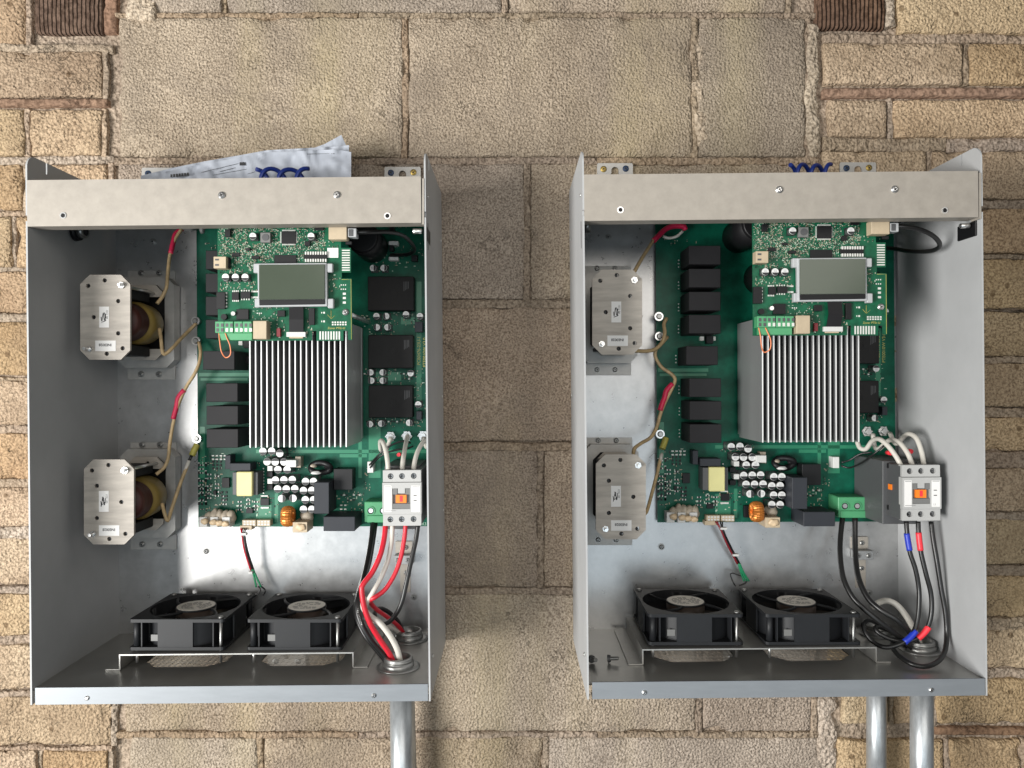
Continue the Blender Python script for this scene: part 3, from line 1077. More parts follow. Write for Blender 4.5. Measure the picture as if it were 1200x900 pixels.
def chipcap(px, py, h, r, rot, parent, hb):
    b = MB()
    c = P(px, py, h)
    base = Vector((c.x, -hb, c.z))
    b.box(c.x - r * 1.04, c.x + r * 1.04, hb + .2, hb + 2.5, c.z - r * 1.04, c.z + r * 1.04, 1)
    b.cyl(base + Vector((0, -2, 0)), c + Vector((0, .8, 0)), r, r, 18, 3, cap=False)  # can side in darker metal, painting the dark it reflects
    b.cyl(c + Vector((0, .8, 0)), c + Vector((0, .5, 0)), r, r, 18, 0, cap=False)
    b.cyl(c + Vector((0, .5, 0)), c, r, r * .93, 18, 0)
    n = 10
    seg = []
    for i in range(n + 1):
        a = math.radians(-167 + 154 * i / n)
        seg.append(c + Vector((r * .94 * math.cos(a), -.12, r * .94 * math.sin(a))))
    b.add(seg, [list(range(n + 1))], 1)
    for k in (.05, .38):
        b.add([c + Vector((x * r, -.12, z * r)) for x, z in ((-.42, k), (.42, k), (.42, k + .12), (-.42, k + .12))], [[0, 1, 2, 3]], 2)
    return b.build('capacitor', [M['capwhite'], M['ink'], M['greyink'], M['steel']], parent, weld=False)


cc0 = chipcap(308, 529, 36, 5.3, 0, pcb, HB)
w0 = P(308, 529, 36)


def addcap(px, py, rot=0.0, h=36, src=None, par=None, w=None):
    o = inst(src or cc0, par or pcb, W[src or cc0] + (P(px, py, h) - (w or w0)) / 1000)
    o.rotation_euler = (0, math.radians(rot), 0)


Z1 = lambda u, v: (220 + u / 7.5, 500 + v / 7.5)
for u, v in ((737, 215), (792, 378), (873, 378), (770, 470), (845, 468), (918, 466), (790, 548), (865, 548), (940, 546), (1035, 482), (1105, 482), (1017, 562), (1090, 560), (1033, 643),
             (1105, 643), (1017, 727), (1090, 727)):
    addcap(*Z1(u, v))
for u, v in ((808, 235), (697, 308), (768, 310), (845, 310)):
    addcap(*Z1(u, v), rot=180)
addcap(*Z1(825, 632), rot=90 + 180)
addcap(*Z1(925, 630), rot=90)
Z8 = lambda u, v: (400 + u / 5, 340 + v / 5)
cs0 = chipcap(*Z8(205, 152), 30, 4.6, 0, pcb, HB)
ws = P(*Z8(205, 152), 30)
for u, v, r in ((262, 152, 80), (207, 217, 90), (270, 217, -90), (378, 142, 0), (460, 152, 0), (170, 482, 90), (242, 482, -90), (175, 530, 90), (242, 530, -90), (405, 487, 180), (450, 670, 0),
                (167, 785, 90), (233, 782, -90), (397, 777, -90)):
    addcap(*Z8(u, v), rot=r, h=30, src=cs0, w=ws)
for px, py in ((437, 314), (449.5, 314)):
    addcap(px, py, rot=-90, h=30, src=cs0, w=ws)

# power modules
for (x0, y0, x1, y1), (cx, cy) in (((431, 324, 485, 364), (461, 343)), ((431.5, 392.5, 484, 431.5), (461.5, 411)), ((432, 451.5, 483.5, 489.5), (460, 472))):
    b = MB()
    b.rect(x0, y0, x1, y1, 31, HB + .2)
    o = b.build('power_module', M['epoxy'], pcb, bevel=.8)
    b = MB()
    b.plate(circ(*xz(cx, cy, 31), 6.6, 24), [circ(*xz(cx, cy, 31), 4.6, 24)], 31.5, 30.8)
    b.build('module_ring', M['epoxy'], pcb)
    b = MB()
    for k in range(4):
        b.rect(x0 + 42 + k * 1.7, y0 + 6, x0 + 42.7 + k * 1.7, y0 + 17 - k, 31.1, 30.9)
    stuff(b.build('module_marking', M['contd'], pcb))

# transformer, film capacitors, toroid and the other large pieces of the lower board


def piece(name, m, pts, h1, h0=HB + .2, bevel=.4, parent=None):
    b = MB()
    b.rect(*pts, h1, h0)
    return b.build(name, m, parent or pcb, bevel=bevel)


piece('transformer_core', M['contd'], (272.5, 553.5, 302, 580), 40)
piece('transformer_tape', M['yellow'], (277, 553, 295.5, 581.5), 46, h0=38, bevel=1.0)
piece('film_capacitor', M['film'], (269.5, 543, 293.5, 551.8), 40)
piece('film_capacitor', M['film'], (263.8, 533.5, 270, 549.8), 34)
piece('film_capacitor', M['film'], (367.8, 565.2, 385.6, 602.2), 58, bevel=.7)
piece('film_capacitor', M['film'], (379, 605.5, 416, 622.5), 62, bevel=.7)
piece('power_relay', M['black'], (391, 549.5, 413, 574), 36)
piece('white_connector', M['white'], (335, 539.2, 347, 547.5), 40)
piece('resistor_block', M['gluegrey'], (346, 535, 352.5, 548), 28)
for v in (367, 480):
    u0, v0 = Z1(700, v - 22)
    piece('white_connector', M['white'], (u0, v0, u0 + 6, v0 + 6), 32)
    piece('coupler', M['black'], (u0 - 1, v0 + 7, u0 + 6, v0 + 13), 24)
for (x0, y0, x1, y1, h) in ((260, 560, 268.6, 571.5, 18), (305, 584, 315, 592.5, 18), (288.5, 596, 296, 601.5, 18), (250, 575, 253, 580, 18)):
    piece('chip', M['black'], (x0, y0, x1, y1), h, bevel=.2)
piece('solder_bar', M['solder'], (305.5, 594, 315, 596), 16, bevel=.2)
piece('solder_bar', M['solder'], (305.5, 580.5, 314, 582), 16, bevel=.2)
for q in ((486, 377, 495, 389), (488, 482, 494, 492)):
    piece('choke', M['film'], q, 30)
for q in ((456, 262, 462, 273), (456, 286, 461, 294), (482, 299, 489, 306)):
    piece('choke', M['black'], q, 24)
for q in ((455.5, 282.5, 466.5, 287), (455.5, 300.8, 466.5, 305)):
    piece('white_connector', M['white'], q, 26)
# optical couplers beside the relays
for y in (399, 417):
    piece('coupler', M['black'], (285, y, 293, y + 9), 24)
    b = MB()
    b.rect(279.5, y + .8, 284, y + 5.5, 20, HB)
    b.build('coupler_pad', M['solder'], pcb)
    b = MB()
    b.rect(294, y + .8, 297.5, y + 5.5, 20, HB)
    b.build('coupler_pad', M['solder'], pcb)
# toroid choke standing on edge
cT = P(337.5, 605, 36)
b = MB()
vs, fs = [], []
NR, NS = 52, 12
Rm, rx, ry = 9.8, 7.2, 4.2
for i in range(NR):
    a = 2 * math.pi * i / NR
    for k in range(NS):
        t = 2 * math.pi * k / NS
        q = 1 + (0.16 if i % 2 else 0)
        rr = Rm + ry * q * math.cos(t)
        vs.append(cT + Vector((rx * q * math.sin(t), rr * math.cos(a), rr * math.sin(a))))
for i in range(NR):
    for k in range(NS):
        fs.append([i * NS + k, i * NS + (k + 1) % NS, ((i + 1) % NR) * NS + (k + 1) % NS, ((i + 1) % NR) * NS + k])
b.add(vs, fs, 0, False)
b.build('toroid_choke', M['copper'], pcb)
piece('toroid_base', M['black'], (331, 598, 346, 612), 20)
# common mode choke lump of black wire and glue
b = MB()
cc = P(376, 548, 24)
b.tube([cc + Vector((14 * math.cos(a), -3 * math.sin(2 * a), 7 * math.sin(a))) for a in [i * math.pi / 6 for i in range(13)]], 4.2, 8, 0)
b.blob(P(370, 554, 30), (7, 4, 2.6), 1, 3)
b.blob(P(367, 546, 24), (5, 4, 3), 2, 5)
b.blob(P(384, 546, 24), (6, 4, 4), 0, 6)
b.build('filter_choke', [M['black'], M['white'], M['gluegrey']], pcb)
# connectors with glue
b = MB()
for i in range(5):
    b.blob(P(246 + i * 6.2, 606 - 1.5 * (i % 2), 24), (6.5, 8, 8 + 2 * (i % 3)), 0, i * 1.7)
b.build('glue', M['gluegrey'], pcb)
for u0 in (100, 196, 300):
    x, y = Z1(u0, 795)
    piece('white_connector', M['white'], (x, y, x + 9.2, y + 12), 34)
b = MB()
for i, (px, py) in enumerate(((240, 611), (250, 612), (257, 613), (264, 614))):
    b.blob(P(px, py, 37), (5.4, 3.5, 4.2), 0, i * 3.1)
b.build('glue', M['glue'], pcb)
piece('cream_connector', M['cream'], (343, 612, 360, 624), 46)
b = MB()
b.blob(P(352, 618, 47), (7, 2.5, 5), 0, 2.2)
b.blob(P(360, 604, 24), (9, 9, 8), 1, 7.2)
b.build('glue', [M['glue'], M['gluegrey']], pcb)
b = MB()
for i in range(2):
    b = MB()
    b.rect(284 + i * 17, 609.5, 299.5 + i * 17, 616.5, 26, HB)
    b.build('pin_header', M['cream'], pcb)
b = MB()
for i in range(2):
    for k in range(4):
        b.rect(285.4 + i * 17 + k * 3.6, 610.5, 287.8 + i * 17 + k * 3.6, 612.3, 26.3, 25)
        b.rect(285.4 + i * 17 + k * 3.6, 613.5, 287.8 + i * 17 + k * 3.6, 615.5, 26.3, 25)
stuff(b.build('header_sockets', M['white'], pcb))
piece('fan_plug', M['cream'], (281, 616, 295, 621), 28)
# big terminal screws and rings
for px, py in ((458, 511.5), (477, 510.8), (496, 510.5)):
    b = MB()
    c = P(px, py, HB)
    b.cyl(c, c + Vector((0, -3, 0)), 7, 7, 6, 0)
    b.cyl(c + Vector((0, -3, 0)), c + Vector((0, -8, 0)), 4.8, 4.2, 14, 0)
    for a in range(6):
        t = c + Vector((6.6 * math.cos(a * 1.05), -4.5, 6.6 * math.sin(a * 1.05)))
        b.cyl(t + Vector((0, 3, 0)), t, 1.3, 1.0, 6, 0)
    b.build('terminal_screw', M['sil'], pcb)
# green power terminal
b = MB()
b.rect(427, 588, 462, 612, 48, HB)
b.rect(429.5, 604, 460, 612.6, 50, HB)
tb = b.build('terminal_block', M['term'], pcb, bevel=1.0)
for px in (434.5, 449):
    b = MB()
    b.plate(circ(*xz(px, 598.5, 48), 6.0, 20), [circ(*xz(px, 598.5, 48), 4.5, 20)], 49.2, 47.5)
    b.disc(px, 598.5, 48.2, 47, 4.5, 16, 1)
    b.disc(px, 598.5, 49.0, 47, 3.2, 12, 2)
    b.build('terminal_socket', [M['term'], M['black'], M['sil']], pcb)
# tall black capacitors under the control board
for px, py, r, h in ((327, 283, 23, 108), (352, 332, 23, 108), (437, 290, 22, 95), (300, 250, 20, 90)):
    b = MB()
    c = P(px, py, HB)
    b.cyl(c, c + Vector((0, -(h - HB) + 2, 0)), r, r, 28, 0)
    b.cyl(c + Vector((0, -(h - HB) + 2, 0)), c + Vector((0, -(h - HB), 0)), r * .97, r * .85, 28, 0)
    b.build('storage_capacitor', M['black'], pcb)
# ring terminals for the choke leads
for px, py in ((232.5, 377), (233, 400), (234, 513.5), (230, 262)):
    b = MB()
    c = P(px, py, HB)
    b.cyl(c, c + Vector((0, -9, 0)), 4.4, 4.4, 12, 0)
    b.plate(circ(c.x, c.z, 6.2, 20), [circ(c.x, c.z, 3.0, 20)], HB + 11, HB + 9)
    b.cyl(c + Vector((0, -11, 0)), c + Vector((0, -13.5, 0)), 4.2, 3.0, 14, 1)
    b.build('ring_terminal', [M['sil'], M['steel']], pcb)


def scatter(zones, hb, parent, seed, name='surface_components', avoid=(), mats=None):
    """Countless tiny soldered pieces: one joined part."""
    rn = random.Random(seed)
    b = MB()
    for (x0, y0, x1, y1, n, smin, smax) in zones:
        for _ in range(n):
            px, py = rn.uniform(x0, x1), rn.uniform(y0, y1)
            if any(a[0] < px < a[2] and a[1] < py < a[3] for a in avoid):
                continue
            c = P(px, py, hb)
            L, Wd = rn.uniform(smin, smax), rn.uniform(smin, smax) * .5
            if rn.random() < .5:
                L, Wd = Wd, L
            hh = rn.uniform(.5, 1.3)
            k = rn.random()
            mi = 0 if k < .34 else 1 if k < .55 else 2 if k < .80 else 3
            b.box(c.x - L / 2, c.x + L / 2, hb, hb + hh, c.z - Wd / 2, c.z + Wd / 2, mi)
            if mi != 2 and rn.random() < .75:
                if L > Wd:
                    b.box(c.x - L * .75, c.x - L * .5, hb, hb + .5, c.z - Wd / 2, c.z + Wd / 2, 2)
                    b.box(c.x + L * .5, c.x + L * .75, hb, hb + .5, c.z - Wd / 2, c.z + Wd / 2, 2)
                else:
                    b.box(c.x - L / 2, c.x + L / 2, hb, hb + .5, c.z - Wd * .75, c.z - Wd * .5, 2)
                    b.box(c.x - L / 2, c.x + L / 2, hb, hb + .5, c.z + Wd * .5, c.z + Wd * .75, 2)
    return stuff(b.build(name, [M['black'], M['tanpart'], M['solderdull'], M['silkw']], parent, weld=False))


def grid_parts(b, x0, y0, nx, ny, dx, dy, w, hgt, hb, mi=0, hh=1.2):
    for i in range(nx):
        for j in range(ny):
            c = P(x0 + i * dx, y0 + j * dy, hb)
            b.box(c.x - w / 2, c.x + w / 2, hb, hb + hh, c.z - hgt / 2, c.z + hgt / 2, mi)


scatter([(236, 530, 262, 598, 60, 1.5, 3.2), (268, 582, 330, 604, 45, 1.5, 3.0), (296, 530, 306, 600, 18, 1.5, 3), (395, 574, 430, 604, 40, 1.2, 3), (440, 284, 498, 322, 45, 1, 2.5),
         (424, 366, 498, 392, 60, 1, 2.4), (424, 432, 498, 450, 60, 1, 2.4), (432, 490, 498, 502, 50, 1, 2.4), (424, 264, 500, 268, 14, 1, 1.6), (426, 545, 434, 575, 16, 1, 2.2),
         (484, 450, 500, 480, 16, 1, 2.4), (240, 285, 280, 292, 12, 1.2, 2.2), (306, 525, 345, 535, 26, 1, 2), (335, 545, 362, 600, 24, 1, 2)], HB, pcb, 11)
b = MB()
grid_parts(b, 250, 534, 4, 2, 4.6, 4.2, 3.4, 1.8, HB, 2)
grid_parts(b, 250, 541, 3, 3, 4.4, 3.9, 2.6, 2.8, HB, 0)
grid_parts(b, 233.5, 545, 2, 6, 8, 9, 2.6, 4, HB, 0)
grid_parts(b, 233.5, 542.5, 2, 6, 8, 9, 2.6, 1, HB, 2)
grid_parts(b, 237, 574, 2, 4, 4.5, 5.5, 2.4, 3.4, HB, 0)
grid_parts(b, 260.5, 577, 2, 3, 5, 4.2, 2.4, 3.2, HB, 0)
grid_parts(b, 309, 549, 1, 9, 4, 3.6, 1.8, 1.6, HB, 2)
for gx, gy, ny in ((236.5, 545, 10), (245.5, 556, 7), (254.5, 558, 6), (263.5, 577, 4), (281, 588, 3), (291, 586, 3), (300, 588, 3)):
    for j in range(ny):
        if (gx * 7 + j * 3) % 5 < 3.6:
            c = P(gx, gy + j * 4.6, HB)
            b.box(c.x - 1.2, c.x + 1.2, HB, HB + 1.3, c.z - 1.1, c.z + 1.1, 0)
            b.box(c.x - 2.7, c.x - 1.3, HB, HB + .8, c.z - 1.1, c.z + 1.1, 2)
            b.box(c.x + 1.3, c.x + 2.7, HB, HB + .8, c.z - 1.1, c.z + 1.1, 2)
for gx, gy in ((424, 372), (424, 438), (470, 438), (476, 444), (430, 494), (452, 494), (462, 494), (470, 300), (446, 262), (470, 262), (400, 580), (408, 586), (415, 580)):
    for j in range(3):
        c = P(gx + j * 3.4, gy, HB)
        b.box(c.x - 1.2, c.x + 1.2, HB, HB + .9, c.z - 1.0, c.z + 1.0, 2 if (j + int(gx)) % 2 else 0)
grid_parts(b, 400, 592, 2, 2, 4.8, 4.6, 3.2, 1.8, HB, 2)
grid_parts(b, 442, 263, 9, 1, 7, 3, 1.4, 1.4, HB, 2)
stuff(b.build('surface_components', [M['black'], M['tanpart'], M['solder']], pcb, weld=False))
text('PCB0476-23U-1', 491.0, 411, HB + .15, 6.2, M['silk'], pcb, 90)
text('PTE0010W V3.0', 497.6, 413, HB + .15, 6.2, M['silk'], pcb, 90)
text('R3', 497, 614, HB + .15, 6, M['silkw'], pcb)
b = MB()
b.blob(P(250 + 26, 280, HB), (1, .4, 1), 0, 1)
# white control plug with two leads towards the contactor
piece('white_connector', M['white'], (430.5, 541, 437.5, 554), 30)

# ---- heatsink
HS = 128.0
b = MB()
b.plate([xz(292, 378, HS), xz(406.5, 378, HS), xz(406.8, 520, HS), xz(292.6, 521, HS)], [], 32, HB + 8)
hs = b.build('heatsink', M['alu'], inv)
b = MB()
b.plate([xz(292, 378, HS), xz(293.6, 378, HS), xz(294.0, 524.5, HS), xz(292.4, 524.5, HS)], [], HS, 30)
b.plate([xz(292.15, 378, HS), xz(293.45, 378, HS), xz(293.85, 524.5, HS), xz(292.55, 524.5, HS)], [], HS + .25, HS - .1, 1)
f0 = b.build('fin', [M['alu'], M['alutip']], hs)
for i in range(1, 18):
    d = P(292 + i * 6.62, 450, HS) - P(292, 450, HS)
    inst(f0, hs, W[f0] + Vector((d.x, 0, -.0002 * i * 0 + d.x * 0.006)) / 1000)

# ---- contactor
HC = 141.0
b = MB()
b.rect(449, 552, 493, 615.5, HC - 4, HB + 2)
b.rect(450.5, 546, 491, 620, 100, HB + 2)
con = b.build('contactor', M['contd'], inv, bevel=.6)
holes = [(457.7, 558.2), (471, 558.0), (484.8, 557.8), (457.4, 608.8), (470.7, 608.6), (484.6, 608.4)]
b = MB()
b.plate([xz(448.5, 551.3, HC), xz(493, 551, HC), xz(493.2, 564.7, HC), xz(448.6, 565, HC)], [circ(*xz(x, y, HC), 3.7, 18) for x, y in holes[:3]], HC - .6, HC - 9)
b.build('terminal_cover', M['cont'], con)
b = MB()
b.plate([xz(448.8, 603, HC), xz(493.4, 602.6, HC), xz(493.4, 616, HC), xz(448.8, 616.4, HC)], [circ(*xz(x, y, HC), 3.7, 18) for x, y in holes[3:]], HC - .6, HC - 9)
b.build('terminal_cover', M['cont'], con)
for i, (x, y) in enumerate(holes):
    b = MB()
    b.disc(x, y, HC - 7.5, HC - 8.5, 3.7, 16, 1)
    b.disc(x, y, HC - 4, HC - 7.6, 3.0, 14, 0)
    c = P(x, y, HC - 3.9)
    b.box(c.x - 2.2, c.x + 2.2, HC - 4.2, HC - 3.85, c.z - .45, c.z + .45, 1)
    b.box(c.x - .45, c.x + .45, HC - 4.2, HC - 3.8, c.z - 2.2, c.z + 2.2, 1)
    b.build('terminal_screw', [M['sil'], M['black']], con, weld=False)
b = MB()
o4 = [xz(448.2, 565.6, HC), xz(493.8, 565.2, HC), xz(493.9, 602.2, HC), xz(448.4, 602.6, HC)]
b.plate(o4, [[xz(459.8, 572.3, HC), xz(480.6, 572.1, HC), xz(480.8, 596.3, HC), xz(460, 596.5, HC)]], HC + 1.2, HC - 8)
b.build('front_cover', M['cont'], con)
b = MB()
b.rect(450.3, 569, 458.8, 600, HC + 1.5, HC)
b.build('rating_label', M['label'], con)
b = MB()
b.rect(482.2, 569, 492, 600, HC + 1.5, HC)
b.build('rating_label', M['label'], con)
b = MB()
b.rect(459.8, 572.2, 481, 596.5, HC - 2.5, HC - 5)
b.rect(460.2, 590.2, 480.6, 596.2, HC + .8, HC - 3)
b.rect(460.2, 572.6, 465.4, 579.5, HC + .6, HC - 3)
b.rect(475.2, 572.6, 480.4, 579.5, HC + .6, HC - 3)
b.build('recess', M['contm'], con)
b = MB()
b.rect(466.2, 571.5, 474.5, 578.2, HC + .4, HC - 3)
b.build('slider', M['cont'], con)
b = MB()
b.rect(463.8, 580, 476.2, 589.4, HC + 1.0, HC - 3, 0)
b.rect(468.4, 581, 471.8, 588, HC + 1.3, HC, 1)
b.build('indicator', [M['orange'], M['redtape']], con)
b = MB()
for y in (580.5, 586.5):
    b.rect(484.5, y - .4, 488.2, y + .5, HC + 1.8, HC + 1)
stuff(b.build('printed_marks', M['ink'], con))
text('LS', 485.5, 597.2, HC + 1.6, 3.2, M['greyink'], con)
b = MB()
for i, (x0, x1, y) in enumerate(((451, 458, 570.3), (483, 491, 570.0), (451, 463, 598.5))):
    b.rect(x0, y - .35, x1, y + .35, HC + 1.7, HC + 1)
stuff(b.build('printed_marks', M['greyink'], con))
b = MB()                                           # side face details
for hz, py in ((30, 560), (55, 568), (55, 588), (30, 580)):
    pass
cx = P(449, 552, HC - 4).x
for (ha, hb_, z0_, z1_) in ((20, 50, -126, -124), (22, 55, -140, -138), (22, 58, -160, -158), (25, 60, -112, -109)):
    b.box(cx - 1.6, cx + .2, ha, hb_, z0_, z1_)
b.box(cx - 1.2, cx + .2, 104, 107, -116, -110)
b.box(cx - 1.2, cx + .2, 104, 107, -170, -164)
stuff(b.build('side_slots', M['black'], con))
b = MB()
b.box(cx - 1.5, cx + .2, 108, 116, -143, -136)
b.build('side_indicator', M['orange'], con)

# ---- earth bar on the back panel
b = MB()
b.rect(463.5, 634.5, 483, 648, H_BACK + 3, H_BACK, 0)
b.rect(469, 648, 481, 694, H_BACK + 1.2, H_BACK, 0)
eb = b.build('earth_plate', M['zinc'], inv)
b = MB()
b.rect(462, 651, 484, 661.5, H_BACK + 14, H_BACK + 1)
b.build('lug_bar', M['alu'], eb, bevel=.5)
for px, py, hh in ((475.5, 641.5, 6.6), (478, 656.5, 17.6), (466, 656.5, 17.6), (476, 671, 4.8)):
    screw_mesh('screw', 3.4, 2.0, SCREW, eb, px, py, hh)

# ---- fan bracket and fans
b = MB()
BZ, BH = P(270, 765.5, 148).z, 148.0
bx0, bx1 = P(137.5, 765, BH).x, P(411, 765, BH).x
bm = bmesh.new()
loop_edges([(bx0, -16, 0), (bx1, -16, 0), (bx1, -BH, 0), (bx0, -BH, 0)])
for cx in fan_c:
    loop_edges([(cx + 55 * math.cos(2 * math.pi * i / 28), -81 + 55 * math.sin(2 * math.pi * i / 28), 0) for i in range(28)])
bmesh.ops.triangle_fill(bm, use_beauty=True, use_dissolve=False, edges=bm.edges[:])
bm.verts.index_update()
vs = [R(Vector((v.co.x, v.co.y, BZ))) for v in bm.verts]
fs = [[v.index for v in f.verts] for f in bm.faces]
bm.free()
b.add(vs, fs)
b.add([v - Vector((0, 0, 1.5)) for v in vs], fs)
b.box(bx0, bx1, BH - .1, BH + .3, BZ - 1.6, BZ + .1, 0, R)
for X, sg in ((bx0, -1), (bx1, 1)):
    b.box(X - .8, X + .8, 16, BH, FZ + 1.6, BZ, 0, R)
    b.box(min(X, X + sg * 18), max(X, X + sg * 18), 16, BH, FZ + .4, FZ + 1.9, 0, R)
brk = b.build('fan_bracket', M['tray'], inv)


def fan(cx, rs):
    z0 = BZ + 1.0
    z1 = z0 + 39
    c = Vector((cx, -81, 0))
    b = MB()

    def ringplate(za, zb):
        bm2 = bmesh.new()
        h = 60
        r = 4
        outer = []
        for sx, sy, a0 in ((1, 1, 0), (-1, 1, 90), (-1, -1, 180), (1, -1, 270)):
            for k in range(4):
                a = math.radians(a0 + k * 30)
                outer.append((cx + sx * (h - r) + r * math.cos(a), -81 + sy * (h - r) + r * math.sin(a)))
        inner = [(cx + 56.5 * math.cos(2 * math.pi * i / 40), -81 + 56.5 * math.sin(2 * math.pi * i / 40)) for i in range(40)]
        for lp in (outer, inner):
            vv = [bm2.verts.new((x, y, 0)) for x, y in lp]
            for i in range(len(vv)):
                bm2.edges.new((vv[i], vv[(i + 1) % len(vv)]))
        bmesh.ops.triangle_fill(bm2, use_beauty=True, use_dissolve=False, edges=bm2.edges[:])
        bm2.verts.index_update()
        p = [(v.co.x, v.co.y) for v in bm2.verts]
        f = [[v.index for v in q.verts] for q in bm2.faces]
        bm2.free()
        n = len(p)
        side = []
        o = 0
        for k in (len(outer), len(inner)):
            side += [[o + i, o + (i + 1) % k, o + (i + 1) % k + n, o + i + n] for i in range(k)]
            o += k
        b.add([Vector((x, y, za)) for x, y in p] + [Vector((x, y, zb)) for x, y in p], f + [[i + n for i in q[::-1]] for q in f] + side)
    ringplate(z0, z0 + 4)
    ringplate(z1 - 4, z1)
    for (za, zb) in ((z0 + 4, z1 - 4),):           # barrel, double walled
        n = 44
        vs = []
        for r in (59.0, 56.5):
            for z in (za, zb):
                vs += [Vector((cx + r * math.cos(2 * math.pi * i / n), -81 + r * math.sin(2 * math.pi * i / n), z)) for i in range(n)]
        for o in (0, 2 * n):
            b.add(vs[o:o + 2 * n], [[i, (i + 1) % n, (i + 1) % n + n, i + n] for i in range(n)], 0, True)
    for sx in (-1, 1):                             # corner posts and thin ribs
        for sy in (-1, 1):
            if not (sx == 1 and sy == -1):
                b.cyl(Vector((cx + sx * 53, -81 + sy * 53, z0 + 3)), Vector((cx + sx * 53, -81 + sy * 53, z1 - 3)), 4.2, 4.2, 12)
            b.box(cx + sx * 45 - .7, cx + sx * 45 + .7, 81 - sy * 58, 81 - sy * 40, z0 + 3, z1 - 3) if sy == -1 else None
    for a in range(4):                             # flat face of each side between the openings
        an = a * math.pi / 2
        q = Matrix.Rotation(an, 3, 'Z')
        vs = [q @ Vector((x, y, 0)) for x, y in ((-24, -59.6), (20, -59.6), (20, -57.6), (-24, -57.6))]
        vs = [Vector((cx + v.x, -81 + v.y, z)) for z in (z0 + 4, z1 - 4) for v in vs]
        b.add(vs, [[0, 1, 5, 4], [1, 2, 6, 5], [2, 3, 7, 6], [3, 0, 4, 7]])
    fo = b.build('cooling_fan', M['fan'], inv)
    b = MB()
    b.box(cx - 35, cx - 25, 134.5, 135.2, z0 + 10, z0 + 18)  # grey patch painted for the bright reflective area in the left opening
    b.build('reflection_patch', M['contm'], fo)
    # motor hub, spokes, blades, label
    b = MB()
    b.cyl(Vector((cx, -81, z0 + 6)), Vector((cx, -81, z1 - 2)), 25, 25, 32)
    b.build('hub', M['hubblk'], fo)
    b = MB()
    b.cyl(Vector((cx, -81, z1 - 2)), Vector((cx, -81, z1 + .2)), 25.5, 25.0, 40)
    b.build('motor_cap', M['fan'], fo)
    b = MB()
    b.cyl(Vector((cx, -81, z1 + .2)), Vector((cx, -81, z1 + .6)), 24.0, 24.0, 40)
    b.build('rating_label', M['fanlabel'], fo)
    rn = random.Random(rs)
    b = MB()
    for j in range(7):
        y = 14 - j * 4.4
        wv = math.sqrt(max(0, 20 ** 2 - y * y))
        x = -wv + 2
        while x < wv - 3:
            L = rn.uniform(2, 7)
            if rn.random() < .75:
                b.box(cx + x, cx + min(x + L, wv), 81 - y, 81 - y + 1.5, z1 + .6, z1 + .72)
            x += L + 1.3
    stuff(b.build('printed_lines', M['ink'], fo))
    for k in range(4):
        a0 = math.radians(45 + 90 * k)
        b = MB()
        pts = []
        for i in range(6):
            r = 24 + (56 - 24) * i / 5
            a = a0 + .42 * (1 - i / 5)
            pts.append(Vector((cx + r * math.cos(a) * (1 + .05 * i / 5), -81 + r * math.sin(a) * (1 + .05 * i / 5), z1 - 2.2)))
        b.tube(pts, 1.9, 6)
        b.build('strut', M['fan'], fo)
    bl = None
    for k in range(7):
        if bl is None:
            b = MB()
            vs = []
            for i in range(6):
                r = 25 + 29 * i / 5
                for j in range(4):
                    a = -.32 + .64 * j / 3 + .12 * i / 5
                    vs.append(Vector((cx + r * math.cos(a), -81 + r * math.sin(a), z1 - 9 - 7 * j - i * .2)))
            fs = [[i * 4 + j, i * 4 + j + 1, (i + 1) * 4 + j + 1, (i + 1) * 4 + j] for i in range(5) for j in range(3)]
            b.add(vs, fs, 0, True)
            b.add([v - Vector((0, 0, 1.2)) for v in vs], fs, 0, True)
            bl = b.build('blade', M['black'], fo, weld=False)
            cw = Vector((cx, -81, W[bl].z * 1000)) / 1000
            off = W[bl] - cw
        else:
            a = 2 * math.pi * k / 7
            inst(bl, fo, cw + Matrix.Rotation(a, 3, 'Z') @ off, rot=(0, 0, a))
    for sx, sy in ((1, -1), (-1, 1), (1, 1)):      # screws with silver shanks
        p = Vector((cx + sx * 53, -81 + sy * 53, 0))
        b = MB()
        b.cyl(p + Vector((0, 0, z1)), p + Vector((0, 0, z1 + 2.2)), 4.0, 2.6, 14)
        b.cyl(p + Vector((0, 0, FZ + 4)), p + Vector((0, 0, z1)), 1.9, 1.9, 10)
        b.build('screw', M['steel'], fo)
    return fo


fan(fan_c[0], 1)
fan(fan_c[1], 2)
b = MB()                                           # screw ends below the bracket, small debris screws
for cx in fan_c:
    for sx in (-1, 1):
        p = Vector((cx + sx * 53, -134, 0))
        b.cyl(p + Vector((0, 0, FZ + 4)), p + Vector((0, 0, BZ)), 1.8, 1.8, 8)
stuff(b.build('screw_shanks', M['sil'], brk))
for px, py, hh in ((150, 744, 100), (136, 748, 60), (103, 752, 80)):
    pass

